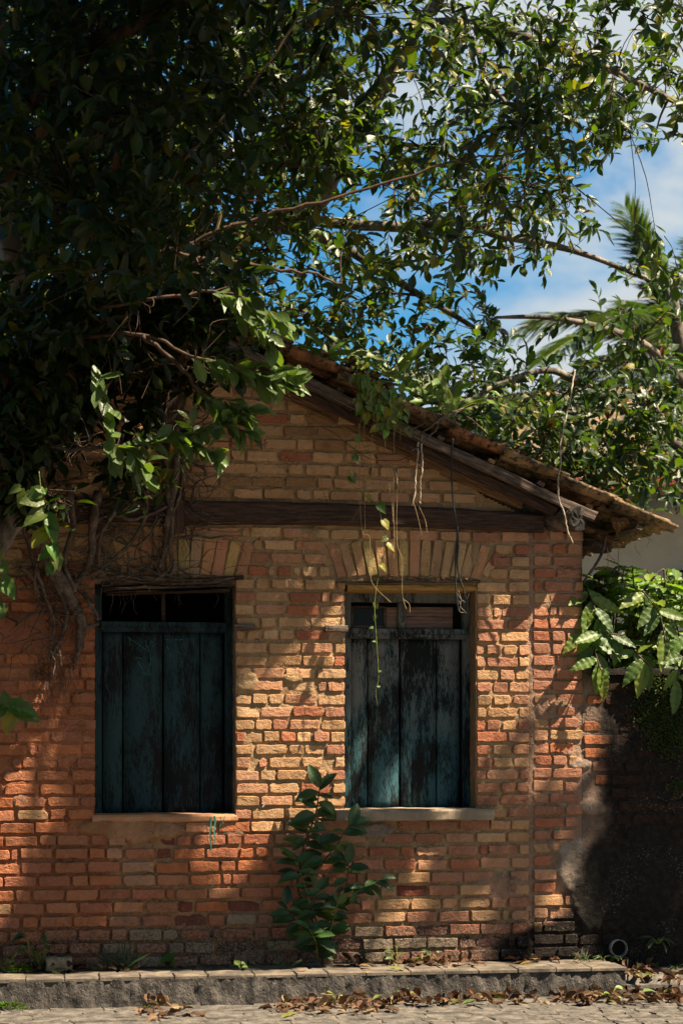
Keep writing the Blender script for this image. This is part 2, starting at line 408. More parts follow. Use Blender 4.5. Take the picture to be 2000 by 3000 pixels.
while x < XE-0.02:
    ww = min(rng.uniform(0.2, 0.30), XE+0.004-x)
    if XE-x-ww < 0.1: ww = XE+0.004-x
    mb = MB(); slab(mb, quad_outline(x+.004, x+ww-.003, YS-0.004, YS+0.235, rng, 0.0025, 4), ZT-0.024, ZT+rng.uniform(-0.004, 0.003), rng, 0.003)
    mb.build('edge_brick', 'kerb_top', step, smooth=False); x += ww
x = WALL_L-0.4
while x < XE-0.02:
    ww = min(rng.uniform(0.22, 0.5), XE-x)
    if XE-x-ww < 0.1: ww = XE-x
    mb = MB(); slab(mb, quad_outline(x+.006, x+ww-.006, YS+0.245, 0.02, rng, 0.006, 4), ZT-0.05, ZT-0.006+rng.uniform(-0.008, 0.002), rng, 0.005)
    mb.build('paving_slab', 'kerb_top', step, smooth=False); x += ww
# lower pavement to the right of the step
pv = MB()
def lowz(x, y): return 0.115+0.012*fbm(x*5, y*6)-(0.05 if y < -0.40+0.05*fbm(x*4, 2) else 0)
low = sheet('pavement', XE+0.002, 7.5, YS-0.02, 0.03, 90, 20, lowz, 'paving'); tag(low, 'low broken concrete pavement beside the end of the step', kind='structure')
V = []; nx = 90
for j in range(6):
    for i in range(nx):
        x = XE+0.002+(7.5-XE)*i/(nx-1); z = -0.05+0.115*j/5
        V.append((x, YS-0.02+0.012*fbm(x*12, z*14)-0.03*(1-j/5), z if j < 5 else lowz(x, YS-0.02)))
F = [(j*nx+i, j*nx+i+1, (j+1)*nx+i+1, (j+1)*nx+i) for j in range(5) for i in range(nx-1)]
link(bpy.data.objects.new('pavement_edge', npmesh('pavement_edge', np.array(V), np.array(F), np.ones((len(V), 3)), 'kerb_face')), low)

# ------------------------------------------------------------------ house walls
house = thing('brick_house', (1.8, 0, ZT), 'weathered brick cottage with a gable wall, two shuttered windows and tiled roof', 'house')
wall = MB()
TH = 0.30; Y0c = 0.045
box(wall, WALL_L, wl.x0-0.02, Y0c, TH, -0.05, beam_bot(AX)-0.02)
box(wall, wl.x1+0.02, wr.x0-0.02, Y0c, TH, -0.05, beam_bot(AX)-0.02)
box(wall, wr.x1+0.02, WALL_R-0.03, Y0c, TH, -0.05, beam_bot(WALL_R)-0.03)
box(wall, wl.x0-0.02, wl.x1+0.02, Y0c, TH, -0.05, wl.z0-0.02); box(wall, wr.x0-0.02, wr.x1+0.02, Y0c, TH, -0.05, wr.z0-0.02)
box(wall, wl.x0-0.02, wl.x1+0.02, Y0c, TH, wl.z1+0.02, beam_bot(AX)-0.02); box(wall, wr.x0-0.02, wr.x1+0.02, Y0c, TH, wr.z1+0.02, beam_bot(AX)-0.02)
# gable triangle core
zb = beam_bot(AX)-0.0201
gx0, gx1 = WALL_L, WALL_R-0.03
gz = lambda X: roof_z(X)-0.24
V = [(gx0, Y0c, zb), (gx1, Y0c, zb), (gx1, Y0c, max(gz(gx1), zb+.02)), (AX, Y0c, gz(AX)), (gx0, Y0c, max(gz(gx0), zb+.02))]
V += [(a, TH, c) for a, b, c in V]
wall.add(V, [(0, 1, 2, 3, 4), (9, 8, 7, 6, 5), (0, 5, 6, 1), (1, 6, 7, 2), (2, 7, 8, 3), (3, 8, 9, 4), (4, 9, 5, 0)])
HD = 2.5
box(wall, WALL_R-0.28, WALL_R-0.03, TH+.001, HD, -0.05, gz(WALL_R)-.02); box(wall, WALL_L, WALL_L+0.25, TH+.001, HD, -0.05, gz(WALL_L)-.02)
box(wall, WALL_L, WALL_R-.03, HD+.001, HD+.2, -0.05, zb)
V = [(gx0, HD+.03, zb), (gx1, HD+.03, zb), (AX, HD+.03, gz(AX))]
wall.add(V, [(0, 1, 2)])
wallo = wall.build('wall', 'soil', house, smooth=False)  # dark core colour doubles as the shaded void under the rafters

# patches where mortar or plaster is smeared over the bricks: (u, v, ru, rv, colour, level)
GREYM = (0.34, 0.25, 0.19); PINKM = (0.30, 0.18, 0.13); TANM = (0.40, 0.27, 0.15)
PATCH = [(1690, 2545, 62, 75, (.36, .29, .23), .95), (1725, 2640, 45, 90, (.36, .30, .24), .95), (1470, 2600, 78, 38, PINKM, .85), (1660, 2480, 60, 22, PINKM, .8),
         (1105, 2435, 45, 22, (0.27, 0.22, 0.18), 1.1), (722, 2000, 34, 30, TANM, 1.0), (860, 1985, 30, 14, TANM, .8), (990, 1850, 30, 26, TANM, .8), (955, 1940, 22, 15, TANM, .7),
         (400, 2432, 110, 34, (0.42, 0.22, 0.12), 1.0), (300, 2425, 60, 22, (0.42, 0.19, 0.09), 1.0), (1590, 2065, 18, 40, PINKM, .8), 
         (1700, 2240, 30, 14, GREYM, .8), (1730, 2365, 40, 20, GREYM, 1.0), (1660, 2205, 14, 12, PINKM, .7),
         (600, 1575, 40, 18, TANM, .7), (900, 1560, 40, 14, TANM, .7), (1390, 1620, 12, 40, TANM, .8), (60, 2350, 20, 16, PINKM, .7), (690, 2440, 30, 14, PINKM, .6),
         (30, 2010, 200, 110, (0.38, 0.14, 0.07), .42), (170, 2160, 120, 80, (0.38, 0.14, 0.07), .42), (120, 1850, 150, 60, (0.34, 0.13, 0.075), .9)]
def patch_at(X, Z):
    u, v, d = PX(X, 0, Z); best = 0; c = None
    for (pu, pv_, ru, rv, col, lv) in PATCH:
        q = ((u-pu)/ru)**2+((v-pv_)/rv)**2
        if q < 2.2:
            w = lv*max(0, min(1, (1.35-q-0.7*fbm(X*9, Z*9, pu))/0.5))
            if w > best: best = w; c = col
    return best, c
def in_win(X, Z, m=0.0):
    for w in (wl, wr):
        if w.x0-m < X < w.x1+m and w.z0-m < Z < w.z1+m: return True
    return False
def mortar_grid(name, x0, x1, z0, z1, topfn, parent, step_=0.0125, base=0.0090):
    nx = int((x1-x0)/step_)+2; nz = int((z1-z0)/step_)+2
    xs = np.linspace(x0, x1, nx); zs = np.linspace(z0, z1, nz)
    V = []; C = []
    for z in zs:
        for x in xs:
            u, v, d = PX(x, 0, z)
            n1 = fbm(x*7, z*7, 1.3, 3); n2 = fbm(x*26, z*26, 4.1, 2)
            yy = base+(0.004 if v > 2380 else 0)+0.008*n1+0.005*n2
            t = max(0, min(1, (u-1450)/250)); 
            c = Vector((0.44, 0.295, 0.165)).lerp(Vector((0.38, 0.25, 0.18)), t)
            if u < 320 and v > 1750: c = Vector((0.38, 0.15, 0.075))
            elif v > 2380 and u < 900: c = c.lerp(Vector((0.36, 0.17, 0.09)), 0.6)
            if abs(u-1556) < 22 and v > 1560: c = Vector((0.37, 0.24, 0.165)); yy -= 0.007*(1-abs(u-1556)/22)
            if u > 1705: c = Vector((0.26, 0.18, 0.14)); yy -= 0.005
            w, pc = patch_at(x, z)
            if w > 0:
                yy = yy*(1-min(w, 1))+(-0.013+0.006*n1+0.005*n2)*min(w, 1); c = c.lerp(Vector(pc), min(1, w))
            c = c*(1+0.25*n1)
            V.append((x, yy, z)); C.append(tuple(c))
    F = []
    for j in range(nz-1):
        for i in range(nx-1):
            cx, cz = (xs[i]+xs[i+1])/2, (zs[j]+zs[j+1])/2
            if in_win(cx, cz) or cz > topfn(cx): continue
            F.append((j*nx+i, j*nx+i+1, (j+1)*nx+i+1, (j+1)*nx+i))
    me = npmesh(name, np.array(V), np.array(F), np.array(C), 'mortar')
    return link(bpy.data.objects.new(name, me), parent)
def house_top(X):
    t = max(0, min(1, (X-XU(1180))/(XU(1420)-XU(1180))))
    return roof_z(X)-0.20-0.16*t
mortar_grid('mortar', XU(-60), WALL_R, ZT-0.03, roof_z(AX)-0.15, house_top, wallo)

# brick maker -----------------------------------------------------------------
def brick_geo(L, H, rng, proud, depth=0.05, chip=0.3):
    """front outline in local (x,z) centred, returns verts/faces with front at -proud"""
    pts = []; nl = max(2, int(L/0.035)); nh = 2; rc = rng.uniform(0.002, 0.008)
    a, b = L/2, H/2
    def side(p, q, n):
        for i in range(n):
            t = (i+0.0)/n; pts.append([p[0]+(q[0]-p[0])*t, p[1]+(q[1]-p[1])*t])
    r = [min(b*.8, rc*rng.uniform(.5, 1.8)+(rng.random() < chip*.5)*rng.uniform(0, .016)) for _ in range(4)]
    side((-a+r[0], -b), (a-r[1], -b), nl+1); side((a-r[1], -b), (a, -b+r[1]), 1); side((a, -b+r[1]), (a, b-r[2]), nh); side((a, b-r[2]), (a-r[2], b), 1)
    side((a-r[2], b), (-a+r[3], b), nl+1); side((-a+r[3], b), (-a, b-r[3]), 1); side((-a, b-r[3]), (-a, -b+r[0]), nh); side((-a, -b+r[0]), (-a+r[0], -b), 1)
    sd = rng.uniform(0, 99)
    for p in pts:
        k = 0.0032*fbm(p[0]*22+sd, p[1]*22, sd, 2)+0.002*rng.uniform(-1, 1)
        l = math.hypot(*p)+1e-6; 
        if rng.random() < chip*0.16: k -= rng.uniform(0.003, 0.009)
        p[0] += p[0]/a*k; p[1] += p[1]/b*k
    n = len(pts); tx, tz = rng.uniform(-.05, .05), rng.uniform(-.10, .10)
    def yf(x, z): return -proud+tx*x+tz*z+0.0030*fbm(x*16+sd, z*16, sd+3, 3)
    V = [(x, depth, z) for x, z in pts]
    V += [(x, yf(x, z)+0.004, z) for x, z in pts]
    ins = 0.0035
    V += [(x*(1-ins/a), yf(x, z), z*(1-ins/b)) for x, z in pts]
    V += [(x*(1-.018/max(a, .03)), yf(x*.9, z*.5), z*.45) for x, z in pts]
    F = []
    for l in range(3):
        for k in range(n): F.append((l*n+k, l*n+(k+1) % n, (l+1)*n+(k+1) % n, (l+1)*n+k))
    # close with strips across the narrow inner loop
    V.append((0, yf(0, 0), 0))
    for k in range(n): F.append((3*n+k, 3*n+(k+1) % n, 4*n))
    return V, F
TAN = (0.47, 0.275, 0.145); SAL = (0.45, 0.235, 0.138); RED = (0.36, 0.135, 0.075); ORG = (0.42, 0.150, 0.068)
BUF = (0.50, 0.305, 0.165); DRK = (0.17, 0.055, 0.038); PNK = (0.37, 0.17, 0.105); BRN = (0.30, 0.17, 0.085); PLE = (0.33, 0.24, 0.16)
def brick_colour(u, v, rng):
    def pick(*ws):
        t = rng.random()*sum(w for w, c in ws)
        for w, c in ws:
            t -= w
            if t <= 0: return c
        return ws[-1][1]
    if v < 1560: c = pick((6, TAN), (2, SAL), (1, BRN), (1.5, BUF), (.4, RED))
    elif u > 1712: c = pick((4, ORG), (1, RED), (.6, PNK))
    elif u > 1556: c = pick((4, PNK), (3, SAL), (1.5, RED), (1.5, TAN), (.3, ORG)) if v > 1750 else pick((3, PNK), (3, SAL), (3, RED))
    elif u < 330 and v > 1700: c = pick((4, (0.39, 0.155, 0.08)), (3, ORG), (2, RED), (1, TAN) if v > 2200 else (.1, SAL))
    elif v > 2690: c = pick((2, RED), (2.5, PNK), (1.5, PLE), (1, DRK))
    elif v > 2390 and u < 880: c = pick((3, ORG), (3, (0.39, 0.17, 0.09)), (3, RED), (2, SAL), (.8, DRK), (.8, TAN))
    elif v > 2390: c = pick((3, PNK), (3, SAL), (3, RED), (2.5, TAN), (.7, DRK))
    elif u > 1380: c = pick((3, SAL), (2.5, TAN), (2, PNK), (1, RED), (1.5, BUF))
    elif u < 1013: c = pick((4, TAN), (3, BUF), (2.5, SAL), (1.2, RED), (.8, PNK))
    else: c = pick((4, TAN), (2, SAL), (2, BUF))
    k = rng.uniform(0.85, 1.13); h = rng.uniform(-.025, .025)
    return (c[0]*k, c[1]*k*(1+h), c[2]*k*(1+2*h))
ALLB = []     # (area-ish key, V, F, col, owner, name)
def put_brick(cx, cz, L, H, rng, owner, proud=None, rot=0.0, col=None, name='brick', chip=0.22):
    u, v, d = PX(cx, 0, cz)
    if col is None: col = brick_colour(u, v, rng)
    if proud is None:
        proud = rng.gauss(0.0050, 0.0036)
        if v > 2300 and u < 900: proud += 0.002
    proud = max(-0.006, min(0.022, proud))
    if col[0] < 0.21: proud = -0.008
    V, F = brick_geo(L, H, rng, proud, 0.05, chip)
    c_, s_ = math.cos(rot), math.sin(rot)
    V = [(cx+x*c_-z*s_, y, cz+x*s_+z*c_) for x, y, z in V]
    ALLB.append((u, v, L, V, F, col, owner, name))
PUT = [P(10, 2248), P(213, 2243), P(745, 2238), P(955, 2232)]    # putlog holes
def fill_row(x0, x1, z, H, rng, owner, wob, first=None):
    x = x0; start = True
    while x < x1-0.03:
        L = rng.choice([0.212, 0.212, 0.205, 0.218, 0.215, 0.105, 0.112, 0.06 if rng.random() < .3 else 0.21])*rng.uniform(.97, 1.03)
        if start: L = rng.choice([.215, .16, .11, .07, .13]); start = False
        rem = x1-x
        if rem < L+0.05:
            L = rem if rem < 0.235 else rem*rng.uniform(.42, .58)
        j = rng.uniform(0.011, 0.023)
        bl = L-j
        if L > rem-1e-6: bl = rem-0.002
        cx = x+bl/2; cz = z+wob(cx)+rng.gauss(0, 0.0016)
        x += L
        if bl < 0.025: continue
        w, _ = patch_at(cx, cz)
        if w > 0.93 or (w > 0.6 and rng.random() < 0.5): continue
        if any(abs(cx-p.x) < bl/2+0.01 and abs(cz-p.z) < 0.05 for p in PUT):
            p = [p for p in PUT if abs(cx-p.x) < bl/2+0.01][0]
            for (a, b) in ((cx-bl/2, p.x-0.03), (p.x+0.03, cx+bl/2)):
                if b-a > 0.03: put_brick((a+b)/2, cz, b-a, H*rng.uniform(.95, 1.02), rng, owner)
            continue
        put_brick(cx, cz, bl, H*rng.uniform(0.93, 1.03), rng, owner, rot=rng.gauss(0, 0.006))
rng = random.Random(11)
wobs = [rng.uniform(0, 100) for _ in range(4)]
def wob_main(x): return 0.010*fbm(x*0.7+3, 0.5, 1.0, 2)
XL0 = XU(-50)
AR = dict(L=(XU(300), XU(738)), R=(XU(955), XU(1442)))   # arch extents
az0 = ZV(1700, 1200); az1 = ZV(1578, 1200); al0 = ZV(1690, 600); al1 = ZV(1572, 600)
def cut(iv, a, b):
    out = []
    for (p, q) in iv:
        if b <= p or a >= q: out.append((p, q)); continue
        if p < a-0.03: out.append((p, a))
        if q > b+0.03: out.append((b, q))
    return out
PITCH = 0.0828; H0 = 0.0625
z = ZT+0.038; row = 0
while z < roof_z(AX)-0.2:
    pit = PITCH+rng.gauss(0, 0.0012)+(0.004 if z < 0.85 else 0)
    H = H0+(0.003 if z < 0.85 else 0)
    iv = [(XL0+rng.uniform(0, .1), SEAM0)]
    for w in (wl, wr):
        if w.z0-0.045 < z < w.z1+0.02: iv = cut(iv, w.x0-rng.uniform(0, 0.008), w.x1+rng.uniform(0.0, 0.008))
    if az0-0.03 < z < az1+0.02:
        t = (z-az0)/(az1-az0); e = 0.05*t
        iv = cut(iv, AR['R'][0]+0.03-e, AR['R'][1]-0.03+e*1.3)
    if al0-0.03 < z < al1+0.02:
        t = (z-al0)/(al1-al0); iv = cut(iv, AR['L'][0]-0.05*t, AR['L'][1]-0.03+0.05*t)
    # beam zone
    o2 = []
    for (a, b) in iv:
        segs = []
        n = max(1, int((b-a)/0.02)); st = None
        for i in range(n+1):
            x = a+(b-a)*i/n
            ok = True
            if x > BB0.x-0.02 and beam_bot(x)-0.018 < z+wob_main(x)*0.5 and z-0.03 < beam_top(x)-0.01 and z+0.035 > beam_bot(x): ok = False
            if z+H*0.5 > house_top(x)-0.03-0.012*(row % 3): ok = False
            if ok and st is None: st = x
            if (not ok or i == n) and st is not None:
                if x-st > 0.05: segs.append((st, x))
                st = None
        o2 += segs
    for (a, b) in o2: fill_row(a, b, z, H, rng, 'wall', wob_main)
    # quoin column
    zq = z+0.012
    if zq < beam_bot(WALL_R)-0.0 and zq+H/2 < roof_z(WALL_R)-0.24:
        right = WALL_R+rng.uniform(-0.006, 0.006)
        fill_row(SEAM1+rng.uniform(-.006, .006), right if PX(WALL_R, 0, zq)[1] < 2010 else right-rng.choice([0, .03, .06]), zq, H*rng.uniform(.95, 1.05), rng, 'wall', lambda x: 0.004*fbm(x*2, zq, 1))
    z += pit; row += 1
# flat arches over the windows
def arch(uc, half, vtop, vbot, n, lean, rng, skew):
    cx = XU(uc); zt_, zb_ = ZV(vtop, uc), ZV(vbot, uc)
    for i in range(n):
        s = (i+0.5)/n*2-1
        if skew and s < skew: continue
        x = cx+s*half/450.0*1.0; ang = -s*lean
        L = (zt_-zb_)*rng.uniform(.93, 1.02)*(1-0.06*abs(s)); W = 2*half/450.0/n-rng.uniform(0.006, 0.016)
        drop = 0.028*s*s
        x += 0.5*math.tan(-ang)*0
        put_brick(x, (zt_+zb_)/2-drop, W, L, rng, 'arch', proud=rng.gauss(0.004, 0.003), rot=ang, name='arch_brick', chip=.3,
                  col=tuple(a*rng.uniform(.85, 1.12) for a in rng.choice([TAN, TAN, SAL, BUF])))
arch(1197, 232, 1578, 1690, 14, 0.34, rng, None)
arch(520, 212, 1570, 1684, 12, 0.30, rng, -0.75)
for w, c in ((P(1430, 1668), .6), (P(1448, 1640), .5)):
    put_brick(w.x, w.z, 0.055, 0.1, rng, 'arch', rot=-0.55, name='arch_brick')
# grey wooden nogging pieces in the joints
for (u, v, w_) in ((715, 1838, 60), (985, 1842, 66), (972, 2382, 40)):
    p = P(u, v); beam('wood_block', (p.x-w_/900, -0.004, p.z), (p.x+w_/900, -0.004, p.z), 0.05, 0.042, 'wood_grey', wallo, seed=u, segs=5, wob=0.003)
# garden wall bricks (right of the house): toothing courses and the mouldy bricks beyond
gwall = thing('garden_wall', (WALL_R+1.0, 0.1, 0.0), 'low garden wall black with mould and moss beside the cottage', 'wall')
gcore = MB(); GX0 = WALL_R-0.0295; GT = ZV(1962, 1850)
box(gcore, GX0, 8.0, 0.045, 0.24, -0.05, GT-0.03); gco = gcore.build('wall_core', 'soil', gwall, smooth=False)
mortar_grid('mortar', WALL_R+0.0005, XU(2120), 0.06, GT, lambda X: GT-0.02, gwall, 0.0135, base=0.011)
cp = MB()
for i in range(8):
    x = WALL_R+0.01+i*0.3; slab(cp, quad_outline(x, x+.292, -0.02, 0.26, rng, .006), GT-0.035, GT+rng.uniform(.0, .012), rng)
cpo = cp.build('coping', 'mortar', gwall); 
for me in (cpo.data,):
    arr = np.tile(np.array([.2, .15, .11, 1], np.float32), len(me.vertices)); me.color_attributes['Col'].data.foreach_set('color', arr)
z = ZT+0.04; row = 0
while z < GT-0.08:
    u0 = WALL_R+rng.choice([-0.05, 0.0, 0.02, 0.03, 0.06]); x = u0+0.012
    vv = PX(WALL_R, 0, z)[1]
    if vv < 2410:
        lens = rng.choice([[0.2, 0.09, 0.2, .2, .2], [0.105, 0.09, .2, .2, .2], [0.2, 0.1, .19, .2, .2]])
        for L in lens:
            if x+L < XU(2080):
                if PX(x, 0, z)[0] < 1770 and rng.random() < 0.22: x += L+.02; continue
                put_brick(x+L/2, z, L, 0.06*rng.uniform(.9, 1.1), rng, 'garden', proud=rng.gauss(0.003, 0.003)-(0.008 if x > XU(1800) else 0))
            x += L+rng.uniform(0.015, 0.03)
    elif vv > 2700 and rng.random() < .9:
        for k in range(2):
            L = rng.uniform(.1, .2); put_brick(x+L/2-0.06, z, L, 0.062, rng, 'garden', proud=-0.002); x += L+.02
    z += 0.0885; row += 1
# deliver bricks: 300 that show largest as parts, the rest joined
def deliver(key, parent, name, limit=300):
    bs = [b for b in ALLB if b[6] == key]
    vis = lambda b: (b[2]*(1 if (20 < b[0] < 1980) else 0.01))
    bs.sort(key=vis, reverse=True)
    for b in bs[:limit]:
        mb = MB(); mb.add(b[3], b[4], b[5]); mb.build(name, 'brick', parent, smooth=False)
    if len(bs) > limit:
        mb = MB()
        for b in bs[limit:]: mb.add(b[3], b[4], b[5])
        tag(mb.build(name+'s', 'brick', parent, smooth=False), kind='stuff')
    print('bricks', key, len(bs))
deliver('wall', wallo, 'brick'); deliver('arch', wallo, 'arch_brick'); deliver('garden', gwall, 'brick')

# small stones/rubble wedges in the joint above the right window
mb = MB()
for i in range(26):
    u = rng.uniform(1110, 1390); p = P(u, 1694+rng.uniform(-5, 4)); s = rng.uniform(.012, .03)
    V, F = brick_geo(s*1.6, s, rng, rng.uniform(-.004, .01), .03, .8)
    mb.add([(x+p.x, y_, z_+p.z) for x, y_, z_ in V], F, (0.36*rng.uniform(.7, 1.1), 0.2*rng.uniform(.8, 1.1), 0.1))
tag(mb.build('rubble_chips', 'brick', wallo), kind='stuff')

# reveals of the openings
def grid_quad(name, fn, nu, nv, mat, parent):
    V = np.array([fn(i/(nu-1), j/(nv-1)) for j in range(nv) for i in range(nu)]); F = np.array([(j*nu+i, j*nu+i+1, (j+1)*nu+i+1, (j+1)*nu+i) for j in range(nv-1) for i in range(nu-1)])
    return link(bpy.data.objects.new(name, npmesh(name, V, F, np.ones((len(V), 3)), mat)), parent)
RD = 0.26
for w in (wl, wr):
    for (x, s) in ((w.x0, 1), (w.x1, -1)):
        grid_quad('window_reveal', lambda a, b, x=x, s=s, w=w: (x+s*(0.004*fbm(a*4, b*14, x)+0.004*fbm(a*9, b*50, 3)-0.006)-s*0.0, 0.004+a*RD, w.z0+(w.z1-w.z0)*b), 9, 90, 'reveal', wallo)
    grid_quad('window_head', lambda a, b, w=w: (w.x0-.02+(w.x1-w.x0+.04)*b, 0.004+a*RD, w.z1), 4, 10, 'wood_dark', wallo)

# ------------------------------------------------------------------ windows
YSH = 0.20
def board(name, x0, x1, z0, z1, y0, y1, mat, parent, seed=0, wob=0.002):
    """flat board with softened, slightly uneven edges and a subdivided front"""
    rg = random.Random(seed); mb = MB(); n = max(2, int((z1-z0)/0.05)); e = min(0.006, (x1-x0)*.2)
    cols = [x0, x0+e, (x0+x1)/2, x1-e, x1]; dy = [0.012, 0, 0, 0, 0.012]
    V = []
    for j in range(n+1):
        z = z0+(z1-z0)*j/n
        for c, d in zip(cols, dy):
            xx = c+(rg.uniform(-wob, wob) if c in (x0, x1) else 0)
            V.append((xx, y0+d+0.0015*fbm(xx*20, z*6, seed), z+(rg.uniform(-wob, wob) if j in (0, n) else 0)))
    m = len(V); V += [(x, y1, z) for x, y, z in V]
    F = []
    for j in range(n):
        for i in range(4):
            a = j*5+i; F.append((a, a+1, a+6, a+5)); F.append((m+a+5, m+a+6, m+a+1, m+a))
        for i in (0, 4):
            a = j*5+i; F.append((a, a+5, m+a+5, m+a) if i == 0 else (a+5, a, m+a, m+a+5))
    for i in range(4):
        F.append((i+1, i, m+i, m+i+1)); a = n*5+i; F.append((a, a+1, m+a+1, m+a))
    mb.add(V, F); return mb.build(name, mat, parent)
def hboard(name, x0, x1, z0, z1, y0, y1, mat, parent, seed=0):
    p0 = ((x0), (y0+y1)/2, (z0+z1)/2); p1 = (x1, (y0+y1)/2, (z0+z1)/2)
    return beam(name, p0, p1, y1-y0, z1-z0, mat, parent, seed=seed, wob=0.002, segs=10, round_=0.12)
def window(w, us, vs, mat, parent, lab):
    """us: pixel columns, vs: pixel rows"""
    uc = (us[0]+us[-1])/2
    X = lambda u: XU(u, YSH); Z = lambda v: ZV(v, uc, YSH)
    win = MB(); # back frame as the part mesh itself
    x0, x1 = X(us[0]), X(us[-1])
    fr = MB()
    for (a, b) in ((x0-0.03, x0+0.035), (x1-0.035, x1+0.03)):
        box(fr, a, b, YSH+0.01, YSH+0.07, w.z0-0.0, w.z1)
    box(fr, x0+0.0352, x1-0.0352, YSH+0.012, YSH+0.07, Z(vs[0])+0.0, w.z1)
    o = fr.build('window', mat, parent, smooth=False); tag(o, lab)
    for i in range(len(us)-3):
        pass
    bz0, bz1 = w.z0+0.004, Z(vs[3])
    for i, (a, b) in enumerate(zip(us[1:-2], us[2:-1])):
        board('shutter_board', X(a)+(0.005 if i == 2 else .0025), X(b)-(0.005 if i == 1 else .0025), bz0, bz1, YSH+0.03+0.004*(i % 2), YSH+0.055, mat, o, seed=int(a))
    hboard('rail', x0+0.03, x1-0.03, Z(vs[3]), Z(vs[2]), YSH-0.01, YSH+0.045, mat, o, seed=3)
    hboard('rail_moulding', x0+0.025, x1-0.025, Z(vs[3])+0.012, Z(vs[3])+0.028, YSH-0.022, YSH-0.0105, mat, o, seed=9)
    return o, X, Z
# left window: open dark fanlight
ow, X, Z = window(wl, [283, 300, 361, 479, 588, 655, 676], [1722, 1735, 1822, 1852], 'shutter_left', house, 'black and teal weathered shutter with an open dark fanlight')
board('mullion', X(474), X(486), Z(1822), Z(1722), YSH+0.03, YSH+0.06, 'wood_dark', ow, 5)
# right window
o2, X, Z = window(wr, [1013, 1020, 1079, 1174, 1281, 1350, 1372], [1765, 1775, 1842, 1872], 'shutter_right', house, 'grey and teal weathered shutter with a small glazed fanlight')
board('mullion', X(1166), X(1189), Z(1842), Z(1765), YSH+0.005, YSH+0.06, 'shutter_right', o2, 5)
hb = board('pane_frame', X(1030), X(1036), Z(1842), Z(1776), YSH+0.02, YSH+0.05, 'wood_grey', o2, 1); board('pane_frame', X(1124), X(1133), Z(1842), Z(1776), YSH+0.018, YSH+0.05, 'wood_grey', o2, 2)
hboard('pane_frame', X(1036), X(1124), Z(1842), Z(1834), YSH+0.02, YSH+0.05, 'wood_grey', o2, 3); hboard('pane_frame', X(1036), X(1124), Z(1783), Z(1776), YSH+0.02, YSH+0.05, 'wood_dark', o2, 4)
mb = MB(); box(mb, X(1035), X(1126), YSH+0.035, YSH+0.039, Z(1836), Z(1780)); mb.build('window_pane', 'glass', o2, smooth=False)
for (a, b, c, d) in ((1134, 1165, 1807, 1778), (1134, 1165, 1841, 1809)):
    hboard('filler_board', X(a), X(b), Z(c), Z(d), YSH+0.03, YSH+0.05, 'wood_pink', o2, a+c)
for (c, d) in ((1805, 1777), (1841, 1807)):
    hboard('filler_board', X(1190), X(1328), Z(c), Z(d), YSH+0.03, YSH+0.05, 'wood_pink', o2, c)
# back-blocks so the daylight does not come through the joints
mb = MB(); box(mb, X(1010), X(1380), YSH+0.09, YSH+0.10, wr.z0, wr.z1); mb.build('window_back', 'black_void', o2, smooth=False)
mb = MB(); box(mb, XU(281, YSH), XU(690, YSH), YSH+0.09, YSH+0.10, wl.z0, ZV(1852, 480, YSH)); mb.build('window_back', 'black_void', ow, smooth=False)
mb = MB(); box(mb, WALL_L+.26, WALL_R-.3, 1.2, 1.22, 0.1, beam_bot(AX)); box(mb, WALL_L+.26, WALL_R-.3, TH+.01, 1.21, beam_bot(AX)+.001, beam_bot(AX)+.02)
mb.build('unlit_room_panel', 'black_void', house, smooth=False)  # near-black panels stand in for the unlit room behind the fanlight
# chalk scratches on the left shutter, paint drips on the wall
def ribbon(mb, pts, w, Y, up=False):
    pts = [P(u, v, Y) for u, v in pts]; V = []; F = []
    for i, p in enumerate(pts):
        d = (pts[min(i+1, len(pts)-1)]-pts[max(i-1, 0)]); d.y = 0; d.normalize(); s = Vector((-d.z, 0, d.x))*(w/2)*(0.6+0.8*random.Random(i*7+int(p.x*999)).random())
        V += [p+s, p-s]
    for i in range(len(pts)-1): F.append((2*i, 2*i+1, 2*i+3, 2*i+2))
    mb.add(V, F)
YC = YSH+0.0285
def S(x, y): return (250+x/3.136, 1500+y/3.136)     # coordinates read off an enlarged crop
chalks = [[(385, 1145), (430, 1180), (490, 1215), (540, 1255), (590, 1285)], [(555, 1180), (565, 1230), (600, 1290), (605, 1370), (590, 1430), (575, 1470)], [(470, 1330), (520, 1350)],
          [(475, 1340), (490, 1390), (520, 1430), (545, 1490), (560, 1505)], [(735, 1172), (800, 1175), (870, 1172), (940, 1165), (990, 1170), (998, 1200), (990, 1225)],
          [(850, 1275), (875, 1310), (885, 1360), (880, 1420)], [(755, 1230), (770, 1280), (790, 1340)], [(410, 1160), (412, 1230)], [(600, 1190), (640, 1210), (620, 1240)], [(540, 1470), (610, 1500)]]
for i, c in enumerate(chalks):
    mb = MB(); ribbon(mb, [S(*q) for q in c], 0.0042, YC); mb.build('chalk_mark', 'chalk', ow, smooth=False)
def S2(x, y): return (950+x/3.136, 1450+y/3.136)
for c in ([(420, 1350), (480, 1345), (560, 1350), (650, 1355)], [(418, 1350), (420, 1420), (425, 1470)], [(545, 1390), (590, 1450), (630, 1480)], [(640, 1390), (590, 1440), (550, 1500)], [(585, 1400), (583, 1480), (580, 1560)], [(980, 1340), (982, 1420)]):
    mb = MB(); ribbon(mb, [S2(*q) for q in c], 0.003, YC); mb.build('chalk_mark', 'chalk', o2, smooth=False)
